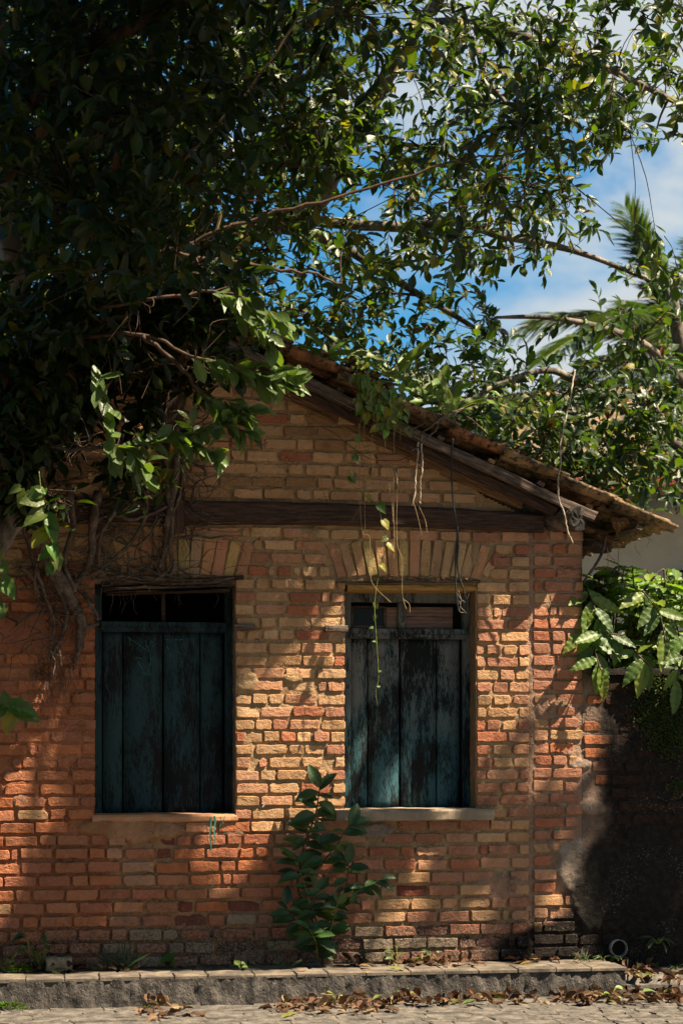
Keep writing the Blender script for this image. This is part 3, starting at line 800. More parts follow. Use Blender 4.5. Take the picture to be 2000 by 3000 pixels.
def drip(u, v0, v1, w, mat):
    mb = MB(); n = 14; V = []; F = []
    for i in range(n):
        t = i/(n-1); p = P(u+2*math.sin(t*9+u), v0+(v1-v0)*t, 0); ww = w*(0.5+0.5*abs(fbm(t*5, u)))*(1-0.4*t)
        for s in (-1, 1): V.append((p.x+s*ww, -0.020-0.001*s, p.z))
    for i in range(n-1): F.append((2*i, 2*i+1, 2*i+3, 2*i+2))
    mb.add(V, F); return mb.build('paint_drip', mat, wallo, smooth=False)
for a in ((616, 2392, 2492, .009), (628, 2390, 2470, .010), (646, 2392, 2440, .004), (655, 2390, 2455, .004), (621, 2545, 2570, .003), (622, 2585, 2615, .006)): drip(*a, 'teal_paint')
for a in ((1628, 2422, 2427, .010), (1632, 2432, 2437, .014)): drip(*a, 'teal_paint')
for a in ((770, 2352, 2366, .008), (848, 2398, 2408, .005), (1728, 2346, 2372, .003), (1621, 2364, 2378, .0025)): drip(*a, 'white_paint')

# lintels and sills
p0, p1 = P(298, 1712), P(712, 1692)
for i, (dz, th, a, b) in enumerate(((0.0, .03, 0, 1), (-0.032, .022, .02, .93), (-0.055, .014, .04, .9))):
    q0, q1 = p0.lerp(p1, a), p0.lerp(p1, b)
    beam('lintel_board', (q0.x, 0.075, q0.z+dz), (q1.x, 0.075, q1.z+dz-0.01*i), 0.22-.02*i, th, 'wood_dark' if i != 1 else 'wood_grey', wallo, seed=i+2, wob=.006, segs=20)
p0, p1 = P(986, 1706), P(1403, 1704)
beam('lintel_board', (p0.x, 0.10, p0.z), (p1.x, 0.10, p1.z), 0.26, 0.014, 'wood_grey', wallo, seed=21, wob=.002)
p0, p1 = P(1018, 1722), P(1392, 1722)
beam('lintel_board', (p0.x, 0.115, p0.z), (p1.x, 0.115, p1.z), 0.24, 0.042, 'wood_ochre', wallo, seed=22, wob=.003)
# right sill: proud concrete slab; left sill: thin plaster ledge
def sill(x0, x1, z0, z1, y0, y1, mat, name, seed):
    mb = MB(); rg = random.Random(seed); n = 24; V = []; F = []
    prof = [(y1, z0), (y0+.012, z0), (y0, z0+.010), (y0, z1-.014), (y0+.012, z1), (y1, z1+.004)]
    for i in range(n+1):
        x = x0+(x1-x0)*i/n
        for (yy, zz) in prof:
            V.append((x+(rg.uniform(-.008, .008) if i in (0, n) else 0), yy+(rg.uniform(-.003, .003) if yy < y1 else 0), zz+0.003*fbm(x*5, yy*9, seed)+rg.uniform(-.0012, .0012)))
    m = len(prof)
    for i in range(n):
        for k in range(m-1): F.append((i*m+k, (i+1)*m+k, (i+1)*m+k+1, i*m+k+1))
    F.append(tuple(range(m))); F.append(tuple(range((n+1)*m-1, n*m-1, -1)))
    mb.add(V, F); return mb.build(name, mat, wallo, smooth=False)
sill(XU(980), XU(1438), wr.z0-0.072, wr.z0+0.003, -0.075, YSH+.02, 'concrete', 'window_sill', 4)
sill(XU(268), XU(694), wl.z0-0.045, wl.z0+0.003, -0.016, YSH+.02, 'plaster_orange', 'window_sill', 5)

# ------------------------------------------------------------------ timbers of the gable and the roof
tb = (BB0.z+BT0.z)/2, (BB1.z+BT1.z)/2
beam('tie_beam', (BB0.x-0.02, 0.03, tb[0]), (BB1.x-0.005, 0.03, tb[1]), 0.17, BT0.z-BB0.z, 'wood_dark', house, seed=31, wob=.008, segs=40, taper=0.83, sag=-0.02)
beam('king_post', P(507, 1560, -0.02), P(508, 930, -0.02), 0.13, 0.10, 'wood_dark', house, seed=33, wob=.012, segs=24, up=Vector((0, 1, 0)))
beam('tie_beam', (WALL_L, 0.03, tb[0]+.0), (XU(478), 0.03, tb[0]+.01), 0.16, 0.15, 'wood_dark', house, seed=36, wob=.01, segs=24)
# rough log resting on the corner, with a charred end
lg0, lg1 = P(1592, 1524, 0.10), P(1694, 1520, -0.19)
mb = MB(); n = 10; pts = [lg0.lerp(lg1, i/n) for i in range(n+1)]
tube(mb, [p+jit(random.Random(i), .003) for i, p in enumerate(pts)], [0.083+0.006*fbm(i*.7, 3) for i in range(n+1)], 18, cap=False)
lo = mb.build('log', 'wood_log', house)
dd = (lg1-lg0).normalized(); a_ = dd.cross(Vector((0, 0, 1))).normalized(); b_ = a_.cross(dd)
mb = MB(); V = [lg1+dd*0.004]; rg = random.Random(3)
for r_, nn in ((0.3, 12), (.65, 18), (1.0, 18)):
    pass
ring = []
for r_ in (0.3, .62, .95, 1.03):
    for k in range(18):
        w_ = 2*math.pi*k/18; V.append(lg1+dd*(rg.uniform(-.004, .012) if r_ < 1 else -0.03)+(a_*math.cos(w_)+b_*math.sin(w_))*0.083*r_*rg.uniform(.96, 1.04))
F = [(0, 1+k, 1+(k+1) % 18) for k in range(18)]+[(1+l*18+k, 1+(l+1)*18+k, 1+(l+1)*18+(k+1) % 18, 1+l*18+(k+1) % 18) for l in range(3) for k in range(18)]
mb.add(V, F); mb.build('charred_end', 'char', lo, smooth=False)

# roof: both slopes; local slope frame
LS = (EV-AP).length
def slope_pt(side, s, Y, h=0.0):
    """s metres down the slope from the ridge, h above the tile underside reference"""
    d = Vector((side, 0, -SL)).normalized(); nrm = Vector((side*SL, 0, 1)).normalized()
    sagv = -0.03*math.sin(math.pi*min(1, s/LS))
    return Vector((AX, Y, AZ_-0.075))+d*s+nrm*(h+sagv)
roofo = MB(); 
for side in (1, -1):   # thin boarding high above the laths keeps the sun out of the room
    pass
TILEV = {}
def tile_mesh(seed, mat):
    key = (seed, mat)
    if key in TILEV: return TILEV[key]
    rg = random.Random(seed); L = 0.46; n = 9; m = 8; mb = MB(); V = []; F = []
    for sfc in (0, 1):
        for j in range(m+1):
            t = j/m; r0 = (0.104-0.030*t)-(0.013 if sfc else 0)
            for i in range(n+1):
                a = math.pi*i/n; rr = r0*(1+0.07*fbm(i*.8, t*5, seed*3.3))
                V.append((L*t+(rg.uniform(-.02, .012)*(2 if rg.random() < .2 else 1) if j in (0, m) else 0), rr*math.cos(a)*1.0, rr*math.sin(a)*0.62))
    k = (m+1)*(n+1)
    for j in range(m):
        for i in range(n):
            a = j*(n+1)+i; F.append((a, a+1, a+n+2, a+n+1)); F.append((k+a+n+1, k+a+n+2, k+a+1, k+a))
    for j in range(m):
        for i in (0, n):
            a = j*(n+1)+i; F.append((a, a+n+1, k+a+n+1, k+a))
    for i in range(n):
        F.append((i, k+i, k+i+1, i+1)); a = m*(n+1)+i; F.append((a, a+1, k+a+1, k+a))
    mb.add(V, F); TILEV[key] = mb.mesh('roof_tile', mat); return TILEV[key]
roof = bpy.data.objects.new('roof', None); link(roof, house, Matrix.Translation(AP))
rg = random.Random(77)
restt = MB(); nt_ = 0
NCOL = 15
for side in (1, -1):
    for c in range(NCOL if side == 1 else 10):
        for kind in (0, 1):      # 0 channel (hollow up), 1 cover
            Yc = YV+0.075+c*0.19+(0.095 if kind else 0)
            s = LS-0.46+rg.uniform(-.015, .02)-(0.0 if kind == 0 else 0.01); r = 0
            while s > -0.25:
                d = Vector((side, 0, -SL)).normalized(); nrm = Vector((side*SL, 0, 1)).normalized()
                up = nrm if kind else -nrm
                # tile local X runs up-slope (wide end low for covers)
                lx = -d if kind == 1 else d
                base = slope_pt(side, s+0.46 if kind == 1 else s, Yc+rg.uniform(-.014, .014), 0.055 if kind == 1 else 0.062)
                tl = lx*1.0
                tilt = rg.uniform(0.03, 0.09)
                tl = (lx+nrm*(tilt if kind == 0 else -tilt)*(1)).normalized() if kind == 0 else (lx-nrm*tilt).normalized()
                ly = up.cross(tl).normalized(); lz = tl.cross(ly).normalized()
                W = Matrix(((tl.x, ly.x, lz.x, base.x), (tl.y, ly.y, lz.y, base.y), (tl.z, ly.z, lz.z, base.z), (0, 0, 0, 1)))
                me = tile_mesh(rg.randrange(6), rg.choice(['tile', 'tile_old', 'tile_old']))
                if side == 1 and c < 8: link(bpy.data.objects.new('roof_tile', me), roof, W); nt_ += 1
                else:
                    restt.add([W @ v.co for v in me.vertices], [tuple(p.vertices) for p in me.polygons])
                s -= 0.40+rg.uniform(-.012, .012); r += 1
tag(restt.build('roof_tiles', 'tile_old', roof), kind='stuff')
# laths across, rafters down the slope
s = 0.12; i = 0
while s < LS-0.05:
    for side in (1, -1):
        a, b = slope_pt(side, s, YV+rg.uniform(0.0, 0.04), -0.045), slope_pt(side, s, HD+0.3, -0.045)
        beam('lath', a, b, 0.05, 0.024, 'wood_grey' if i % 2 else 'wood_brown', roof, seed=i, wob=.003, segs=8, up=Vector((side*SL, 0, 1)).normalized())
    s += 0.36; i += 1
sr = (P(1765, 1525, YV).x-AX)/SD.x
nrmR = Vector((SL, 0, 1)).normalized()
def rafter(Y, s0, s1, w, h, hh, mat, seed, side=1, name='rafter'):
    beam(name, slope_pt(side, s0, Y, hh), slope_pt(side, s1, Y, hh), w, h, mat, roof, seed=seed, wob=.007, segs=36, up=Vector((side*SL, 0, 1)).normalized(), sag=0.02)
rafter(YV+0.035, 0.0, sr, 0.045, 0.062, -0.095, 'wood_grey', 51)
rafter(YV+0.09, 0.1, sr-.25, 0.05, 0.06, -0.155, 'wood_dark', 52)
rafter(0.02, 0.6, sr-.45, 0.06, 0.08, -0.175, 'wood_brown', 53)
for k, yy in enumerate((0.36, 0.95, 1.6, 2.2)): rafter(yy, 0.0, LS-0.22, 0.07, 0.09, -0.105, 'wood_brown', 60+k)
rafter(0.14, LS-0.95, LS-0.42, 0.10, 0.03, -0.125, 'wood_brown', 66)
for k, yy in enumerate((YV+0.035, 0.9, 2.0)): rafter(yy, 0.0, LS-0.25, 0.06, 0.08, -0.1, 'wood_dark', 70+k, side=-1)
# rough board and mossy wood block hanging under the eave
beam('eave_board', P(1715, 1572, 0.25), P(1800, 1600, 0.75), 0.16, 0.03, 'wood_brown', roof, seed=81)
beam('eave_board', P(1712, 1592, 0.1), P(1768, 1612, 0.3), 0.12, 0.04, 'wood_dark', roof, seed=82)
beam('eave_board', slope_pt(1, LS-0.34, YV+0.12, -0.03), slope_pt(1, LS-0.12, YV+0.55, -0.03), 0.10, 0.03, 'wood_brown', roof, seed=83)

# ------------------------------------------------------------------ leaves
def leaf_template(shape='obovate', rows=5, w=0.42, fold=0.25, curl=0.15, corr=0.0, cols=3, wave=0.0, seed=0):
    rg = random.Random(seed); V = []; F = []; C = []
    for j in range(rows):
        t = j/(rows-1)
        if shape == 'obovate': wd = math.sin(math.pi*t**1.25)**0.75 if 0 < t < 1 else 0.0
        elif shape == 'ellipse': wd = math.sin(math.pi*t)**0.8 if 0 < t < 1 else 0.0
        elif shape == 'lance': wd = (math.sin(math.pi*t**0.85)**0.95 if 0 < t < 1 else 0.0)
        elif shape == 'heart': wd = (max(0, 1-t)**0.75*(0.72+1.15*min(t*3.2, 1)) if t > 0 else 0.42)
        elif shape == 'strap': wd = min(1, t*5, (1-t)*5)**0.7 if 0 < t < 1 else 0.0
        else: wd = min(1, 3*t+.25)*(1-t)**0.6
        wd = max(wd, 0.03)*w/2
        yy = t if shape != 'heart' else t-0.0
        for i in range(cols):
            a = i/(cols-1)*2-1
            back = -0.16*abs(a) if (shape == 'heart' and t < 0.12) else 0
            x = a*wd*(1+wave*math.sin(t*26+a))
            cz = corr*math.sin(t*34-abs(a)*2.2)*abs(a)*(1-abs(a)*.25)
            z = abs(a)*wd*2*fold*1.0 - curl*t*t + cz + wave*0.5*wd*math.sin(t*17+a*2)
            V.append((x, yy+back, z)); C.append(1.25 if (cols >= 5 and i == cols//2) else 1.0)
    for j in range(rows-1):
        for i in range(cols-1): F.append((j*cols+i, j*cols+i+1, (j+1)*cols+i+1, (j+1)*cols+i))
    return np.array(V), np.array(F), np.array(C)
class Leaves:
    def __init__(s): s.items = []     # (4x4 np, colour, template index)
    def add(s, p, d, n, size, col, k=0): s.items.append((frame_mat(p, d, n), size, col, k))
    def deliver(s, parent, mat, lo, hi, limit=300, name='leaf', cap=True):
        it = s.items
        def key(q):
            p = q[0].translation; u, v, d = PX(*p)
            return (q[1]/d)*(1 if (10 < u < 1990 and 10 < v < 2990) else 0.001)*(1.0 if p.y < 0.6 else 0.7)
        it = sorted(it, key=key, reverse=True)
        head, tail = it[:limit], it[limit:]
        meshes = {}
        for M, sz, col, k in head:
            q = (k % len(hi), tuple(round(c, 3) for c in col))
            # quantise colours so alike leaves share their mesh
            q = (q[0], round(col[0]*50), round(col[1]*50), round(col[2]*33))
            if q not in meshes:
                V, F, C = hi[q[0]]; c = np.array(col)
                meshes[q] = npmesh(name, V, F, np.outer(C, c), mat)
            link(bpy.data.objects.new(name, meshes[q]), parent, M @ Matrix.Scale(sz, 4))
        if tail:
            VV = []; FF = []; CC = []; off = 0
            for ti in range(len(lo)):
                sub = [q for q in tail if q[3] % len(lo) == ti]
                if not sub: continue
                V, F, C = lo[ti]
                M = np.array([np.array(q[0])*np.array([[q[1], q[1], q[1], 1]]) for q in sub])     # scale columns
                X = np.einsum('nij,vj->nvi', M[:, :3, :3], V)+M[:, None, :3, 3]
                n, v = X.shape[:2]
                VV.append(X.reshape(-1, 3)); FF.append((F[None]+(np.arange(n)*v)[:, None, None]).reshape(-1, 4)+off)
                CC.append((np.array([q[2] for q in sub])[:, None, :]*C[None, :, None]).reshape(-1, 3)); off += n*v
            me = npmesh(name+'_mass', np.concatenate(VV), np.concatenate(FF), np.concatenate(CC), mat)
            tag(link(bpy.data.objects.new('foliage', me), parent), kind='stuff')
        return len(it)
LO_OB = [leaf_template(sh, 5, w_, f, c, seed=i) for i, (sh, w_, f, c) in enumerate((('obovate', .46, .22, .12), ('ellipse', .36, .4, .3), ('obovate', .52, .12, -.08)))]
HI_OB = [leaf_template(sh, 9, w_, f, c, cols=5, wave=.08, seed=i) for i, (sh, w_, f, c) in enumerate((('obovate', .45, .22, .15), ('ellipse', .36, .4, .38), ('obovate', .50, .12, -.10)))]
def tree_col(rng, warm=0.0):
    t = rng.random()
    if t < 0.04+warm*.1: c = (0.15, 0.13, 0.02)
    elif t < 0.055: c = (0.12, 0.045, 0.02)
    elif t < 0.3+warm*.35: c = (0.060, 0.095, 0.014)
    else: c = (0.027, 0.052, 0.015)
    k = rng.uniform(.75, 1.3); return (c[0]*k, c[1]*k, c[2]*k)

GAPS = [(P(560, 1260, -1.12), .4), (P(760, 1090, -1.2), .3), (P(380, 1330, -1.07), .3), (P(140, 1540, -.95), .34), (P(650, 1230, -1.15), .3), (P(840, 2200, 0), .30), (P(1600, 1800, 0), .30), (P(1000, 2200, 0), .16), (P(560, 1260, -.9), .42), (P(760, 1090, -1), .3), (P(330, 1330, -.85), .28), (P(1850, 1780, 0.2), .55), (P(1990, 1930, 0), .05), (P(140, 1540, -.5), .16), (P(1700, 2850, -.3), .35), (P(1300, 2850, -.3), .3), (P(720, 2230, 0), .2)]
def in_gap(p, m=0.13):
    for c, r in GAPS:
        d = p-c; t = d.dot(SUN)
        if t > 0.13 and (d-SUN*t).length < r+m: return True
    return False
class Tree:
    def __init__(s, name, base, label, cat='tree'):
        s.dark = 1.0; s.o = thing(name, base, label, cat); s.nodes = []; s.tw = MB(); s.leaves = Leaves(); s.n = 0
    def limb(s, pts, r0, r1, name='branch', mat='bark', sides=9, k=5, seed=0, wob=0.0):
        q = smooth_path(pts, k); n = len(q); rg = random.Random(seed)
        rad = [(r0+(r1-r0)*i/(n-1))*(1+0.16*fbm(i*.55, seed, 1)) for i in range(n)]
        if wob: q = [p+jit(rg, wob) if 0 < i < n-1 else p for i, p in enumerate(q)]
        mb = MB(); tube(mb, q, rad, sides); mb.build(name, mat, s.o)
        s.nodes += [(p, r) for p, r in zip(q, rad)]
    def nearest(s, p):
        A = s.arr if hasattr(s, 'arr') and len(s.arr) == len(s.nodes) else None
        if A is None: s.arr = A = np.array([tuple(q[0]) for q in s.nodes])
        d = A-np.array(p); d[:, 2] *= 0.8
        # prefer attaching to nodes lower than / before the target
        w = (d**2).sum(1)+np.where(A[:, 2] > p[2]+0.3, 0.6, 0.0)
        i = int(w.argmin()); return s.nodes[i]
    def secondary(s, p, rng, parts=True):
        q, r = s.nearest(p); L = (p-q).length
        if L < 0.15: return
        mid = q.lerp(p, .5)+jit(rng, 0.10*L)+Vector((0, 0, 0.07*L))
        pts = smooth_path([q, mid, p], 6)
        r0 = min(r*.6, 0.007+0.010*L); n = len(pts)
        tube(s.tw, pts, [r0+(0.004-r0)*i/(n-1) for i in range(n)], 5, cap=False)
        s.nodes += [(a, r0+(0.004-r0)*i/(n-1)) for i, a in enumerate(pts) if i > 2]
    def twig(s, p, rng, size, nl=9, droop=0.25, colfn=tree_col, warm=0.0, reach=1.1):
        q, r = s.nearest(p); d = (p-q); L = d.length
        if L > reach: q = p-d*(reach/L)
        out = (p-q).normalized() if L > 1e-3 else Vector((0, 0, 1))
        tip_d = (out+jit(rng, .55)+Vector((0, 0, -droop*rng.random()))).normalized()
        a = p-tip_d*0.22
        pts = smooth_path([q, q.lerp(a, .55)+jit(rng, .05), a, p], 3)
        tube(s.tw, pts, [0.0042-(0.0024)*i/(len(pts)-1) for i in range(len(pts))], 3, cap=False)
        n = nl+rng.randint(-2, 2); ph = rng.uniform(0, 6.28)
        side = tip_d.orthogonal().normalized(); s2 = tip_d.cross(side)
        for i in range(n):
            t = i/max(1, n-1); pos = p-tip_d*(0.24*(1-t))
            ph += 2.4; ang = math.radians(rng.uniform(38, 72))*(1-0.35*t)
            rad = side*math.cos(ph)+s2*math.sin(ph)
            ld = (tip_d*math.cos(ang)+rad*math.sin(ang)+Vector((0, 0, -0.18))).normalized()
            nn = (Vector((0.1, -0.5, 0.8))+jit(rng, .6)+tip_d*.25).normalized()
            if in_gap(pos+ld*size*.5, 0.0): continue
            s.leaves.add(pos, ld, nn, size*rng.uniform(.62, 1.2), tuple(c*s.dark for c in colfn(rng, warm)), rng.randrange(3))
    def finish(s, mat='leaf_gloss', lo=LO_OB, hi=HI_OB, limit=300, twig_mat='twig'):
        tag(s.tw.build('twigs', twig_mat, s.o), kind='stuff')
        n = s.leaves.deliver(s.o, mat, lo, hi, limit); print('leaves', s.o.name, n)

DENS = ["99999999987566666555",
        "99999999987566667655",
        "99999999986555777665",
        "99999999987645777765",
        "99999999986666667520",
        "99999998764556665200",
        "89999987634566654200",
        "78889987766666542123",
        "67888887655544321235",
        "78888887655555522234",
        "99888764455555544456",
        "99876420023455666778",
        "98765300001356778889",
        "98765200000024688999",
        "98742000000000035785"]
TAU = [0, .13, .32, .55, .85, 1.2, 1.6, 2.2, 3.0, 4.2]
rng = random.Random(2024)
# --- the three trees
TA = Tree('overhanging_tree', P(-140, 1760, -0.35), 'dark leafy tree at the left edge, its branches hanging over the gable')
TB = Tree('ficus_tree', P(430, 2800, 3.4), 'tall pale-barked tree behind the house roof, crown filling the sky')
TC = Tree('evergreen_tree', P(2150, 2700, 3.6), 'dense glossy evergreen tree behind the tiled eave at right')
def Q(*l): return [P(*a) for a in l]
TB.limb(Q((440, 2700, 3.4), (430, 1300, 3.4), (440, 1000, 3.4), (455, 760, 3.4), (485, 560, 3.3), (512, 430, 3.2), (560, 340, 3.0), (640, 200, 2.8), (715, 60, 2.6), (760, -100, 2.5)), 0.21, 0.07, 'trunk', seed=1, k=7, wob=.01, sides=12)
TB.limb(Q((455, 790, 3.4), (560, 740, 3.3), (700, 690, 3.2), (780, 655, 3.1), (860, 640, 3.0), (925, 590, 3.0), (975, 500, 2.9), (1030, 370, 2.8), (1100, 280, 2.6), (1150, 200, 2.5), (1200, 110, 2.4), (1260, 30, 2.3), (1340, -80, 2.2)), 0.12, 0.045, seed=2, k=6, wob=.012)
TB.limb(Q((860, 640, 3.0), (1000, 655, 2.9), (1180, 665, 2.8), (1330, 650, 2.6), (1470, 692, 2.5), (1600, 715, 2.4), (1720, 748, 2.3), (1840, 795, 2.2), (1950, 835, 2.2)), 0.05, 0.014, seed=3)
TB.limb(Q((780, 660, 3.1), (960, 700, 3.2), (1110, 790, 3.2), (1230, 865, 3.1), (1340, 930, 3.0), (1450, 1000, 3.0)), 0.05, 0.015, seed=4)
TB.limb(Q((1230, 70, 2.35), (1400, 72, 2.0), (1600, 130, 1.8), (1800, 210, 1.6), (2000, 310, 1.5), (2250, 420, 1.2)), 0.045, 0.014, seed=5)
TB.limb(Q((1300, 70, 2.2), (1385, 120, 1.6), (1420, 220, 1.2), (1480, 300, .9), (1570, 410, .6)), 0.03, 0.010, seed=6)
TB.limb(Q((1030, 370, 2.8), (1150, 420, 2.2), (1280, 440, 1.6), (1420, 500, 1.2), (1560, 540, 1.0)), 0.032, 0.010, seed=7)
TB.limb(Q((560, 340, 3.0), (420, 250, 2.4), (250, 150, 1.8), (80, 60, 1.2), (-120, -60, .8)), 0.035, 0.012, seed=8)
TB.limb(Q((480, 560, 3.3), (330, 520, 3.6), (180, 500, 3.8), (0, 460, 4)), 0.06, 0.02, seed=9)
TB.limb(Q((640, 200, 2.8), (800, 120, 1.6), (960, 30, .4), (1150, -150, -.8), (1500, -350, -1.5), (1900, -420, -2)), 0.06, 0.02, seed=10)
TB.limb(Q((1340, -80, 2.2), (1700, -200, 1.2), (2100, -250, 0), (2500, -200, -1.2)), 0.05, 0.018, seed=12)
TA.limb(Q((-180, 1800, -.35), (-60, 1660, -.28), (20, 1540, -.24), (80, 1430, -.3), (110, 1300, -.4), (100, 1120, -.5), (60, 900, -.7), (20, 650, -.9), (0, 380, -1.1), (-10, 80, -1.3), (0, -250, -1.5)), 0.10, 0.05, 'trunk', seed=21, k=7, wob=.01, sides=12)
for i, l in enumerate((
    [(100, 1300, -0.40), (210, 1318, -0.97), (340, 1310, -1.07), (480, 1290, -1.12), (620, 1252, -1.17), (690, 1222, -1.20)],
    [(90, 1050, -.5), (250, 985, -.8), (420, 985, -1.12), (560, 1040, -1.17), (700, 1085, -1.22), (790, 1094, -1.22), (850, 1098, -1.22)],
    [(420, 985, -1.12), (520, 1070, -1.12), (600, 1160, -1.12), (690, 1250, -1.12), (730, 1265, -1.12)],
    [(60, 900, -.7), (250, 760, -1.1), (450, 590, -1.3), (560, 440, -1.4), (700, 300, -1.5), (860, 80, -1.6), (900, -60, -1.6)],
    [(40, 800, -.8), (160, 560, -1.2), (280, 400, -1.3), (420, 230, -1.5), (560, 30, -1.7)],
    [(90, 1000, -.6), (300, 900, -1.0), (560, 860, -1.1), (700, 870, -1.15), (820, 930, -1.2)],
    [(250, 800, -1.1), (480, 740, -1.3), (680, 660, -1.4), (900, 600, -1.5), (1120, 540, -1.5), (1360, 470, -1.5), (1560, 440, -1.5)],
    [(0, 380, -1.1), (200, 200, -1.6), (420, 60, -2.0), (760, -120, -2.3), (1200, -260, -2.6)],
    [(480, 740, -1.3), (760, 780, -1.3), (900, 800, -1.3), (1000, 830, -1.2)],
    [(0, 300, -1.1), (-250, 100, -1.6), (-500, -100, -2)],
    [(0, -150, -1.4), (60, -400, -2.6), (100, -500, -3.6), (200, -600, -5), (300, -700, -6.5)], [(60, -400, -2.6), (600, -500, -3), (1000, -600, -3.5)])):
    TA.limb(Q(*l), 0.015 if i not in (7, 9, 10, 11) else .05, 0.005 if i not in (7, 9, 10, 11) else .015, seed=30+i, mat='twig', sides=6, wob=.012)
TC.limb(Q((2150, 2700, 3.6), (2140, 1900, 3.5), (2120, 1500, 3.3), (2060, 1250, 3.2), (1990, 1000, 3.1), (1960, 820, 3.0)), 0.14, 0.04, 'trunk', seed=41, sides=10)
TC.limb(Q((2100, 1400, 3.3), (1950, 1280, 3.0), (1800, 1180, 2.7), (1690, 1120, 2.4), (1600, 1085, 2.2), (1450, 1130, 2.0), (1300, 1215, 1.8)), 0.05, 0.012, seed=42)
TC.limb(Q((2030, 1150, 3.1), (1900, 1020, 2.9), (1760, 960, 2.7), (1600, 930, 2.6), (1450, 930, 2.6)), 0.045, 0.012, seed=43)
TC.limb(Q((2110, 1480, 3.3), (1980, 1400, 3.2), (1850, 1330, 3.0), (1730, 1270, 2.8)), 0.035, 0.01, seed=44)
TREES = (TA, TB, TC); TA.dark = 0.55  # darker leaf colour puts part of this crown's shade into the leaves
def inside_house(p):
    return WALL_L-.1 < p.x < EV.x+.1 and YV-0.1 < p.y < HD+.4 and p.z < roof_z(p.x)+0.10
def choose(u, v, rng):
    for _ in range(12):
        if u < 760 and v > 850:
            Y = rng.uniform(-1.3, -0.5) if v < 1020 else rng.uniform(-.85, -.4); T = TA
            if u > 560 and v < 1000 and rng.random() < .5: Y = rng.uniform(1.0, 3.5); T = TB
            if v > 1230 and u < 420: Y = rng.uniform(-.75, -.35)
        elif v > 850 and u >= 1150: Y = rng.uniform(1.0, 4.0); T = TC
        elif v > 850: Y = rng.uniform(0.6, 3.8); T = TB
        elif u < 760: Y = rng.uniform(-2.0, 3.6); T = TA if Y < -.2 else TB
        else: Y = rng.uniform(-1.4, 4.0); T = TA if (Y < -.7 and u < 1500 and v < 750) else TB
        p = P(u, v, Y)
        if not inside_house(p) and not (in_gap(p) and rng.random() < .93): return p, T
    return None, None
cells = []
for r, line in enumerate(DENS):
    for c, ch in enumerate(line): cells.append((c*100, r*100, TAU[int(ch)], 1.0))
for r in range(-7, 15):            # crown beyond the frame edges
    for c in list(range(-5, 0))+list(range(20, 27)):
        if r >= 0:
            t = TAU[int(DENS[r][0 if c < 0 else 19])]*(.5 if c < 0 else (.5 if r < 3 else .12))
        else: t = 1.6 if c < 20 else .7
        cells.append((c*100, r*100, t*(0.6 if c > 23 else 1), .7))
for r in range(-7, 0):
    for c in range(0, 20): cells.append((c*100, r*100, 2.6 if c < 9 else (1.5 if c < 15 else .8), .7))
targets = []
for (u0, v0, tau, q) in cells:
    ex = tau*q*4.7; n = int(ex)+(rng.random() < ex-int(ex))
    for _ in range(n):
        u, v = u0+rng.uniform(0, 100), v0+rng.uniform(0, 100)
        p, T = choose(u, v, rng)
        if p is not None: targets.append((p, T, u, v))
print('twig targets', len(targets))
# secondary branches first, nearest to the limbs first
sec = rng.sample(targets, len(targets)//8)
for T in TREES:
    mine = [t for t in sec if t[1] is T]
    mine.sort(key=lambda t: (t[0]-T.nearest(t[0])[0]).length)
    for (p, _, u, v) in mine:
        if -50 < u < 2050 and v > -50: T.secondary(p-Vector((0, 0, .05)), rng)
for (p, T, u, v) in targets:
    big = 0.122 if T is TA else (0.115 if T is TB else 0.12)
    T.twig(p, rng, big, 9 if T is not TA else 8, droop=0.35 if T is TA else .2, warm=0.6 if u > 900 and T is not TC else 0, reach=1.0 if (0 < u < 1950 and v > 0) else .35)
# unseen crown added above the frame, placed sunward of wall zones to shade them
SHADE_ZONES = [(-100, 660, 1480, 2000, 2.4), (-100, 660, 2000, 2850, 1.7), (660, 1010, 1560, 2030, .8), (1010, 1700, 1540, 1640, 1.2), (540, 1500, 1000, 1540, .7), (690, 1550, 2400, 2850, .8), (1780, 2020, 2000, 2430, 2.2), (1740, 2020, 2430, 2850, 3.2), (1010, 1380, 1700, 2100, .6), (-100, 1000, 2850, 3000, 1.3), (1400, 1720, 2000, 2700, .55)]
for (u0, u1, v0, v1, tau) in SHADE_ZONES:
    n = int((u1-u0)*(v1-v0)*tau/8000)
    for _ in range(n):
        w = P(rng.uniform(u0, u1), rng.uniform(v0, v1), 0)
        for _k in range(10):
            p = w+SUN*rng.uniform(5.0, 13.5); u, v, d = PX(*p)
            if (v < -60 or u > 2150) and p.z < 12.5 and not (in_gap(p) and rng.random() < .93):
                TB.twig(p, rng, .17, 9, reach=.4); break
for _ in range(880):      # dense unseen crown added over the street to dim the left
    Y = rng.uniform(-8.5, -1.6); X = rng.triangular(-4.5, 2.8, -1.5); d = X*SR+(Y+DIST)*CR
    p = Vector((X, Y, EYE+VH/FPX*d+rng.uniform(.45, 2.3)))
    if not (in_gap(p) and rng.random() < .93): TA.twig(p, rng, .18, 9, reach=.4)
for _ in range(860):       # unseen crown added towards the sun to shade the upper left
    w = P(rng.uniform(-150, 720), rng.uniform(-80, 950), rng.uniform(-2.6, -.6))
    for _k in range(8):
        p = w+SUN*rng.uniform(1.2, 7.0); u, v, d = PX(*p)
        if v < -70 and p.z < 9.8 and not (in_gap(p) and rng.random() < .95): TA.twig(p, rng, .19, 9, reach=.4); break
for _ in range(190):
    p = P(rng.uniform(-80, 780), rng.uniform(-40, 880), rng.uniform(-2.4, -1.7))
    if not in_gap(p): TA.twig(p, rng, .125, 8, droop=.35, reach=.6)
for _ in range(60):
    p = P(rng.uniform(470, 690), rng.uniform(850, 985), rng.uniform(-.85, -.35)); TA.twig(p, rng, .14, 8, droop=.4)
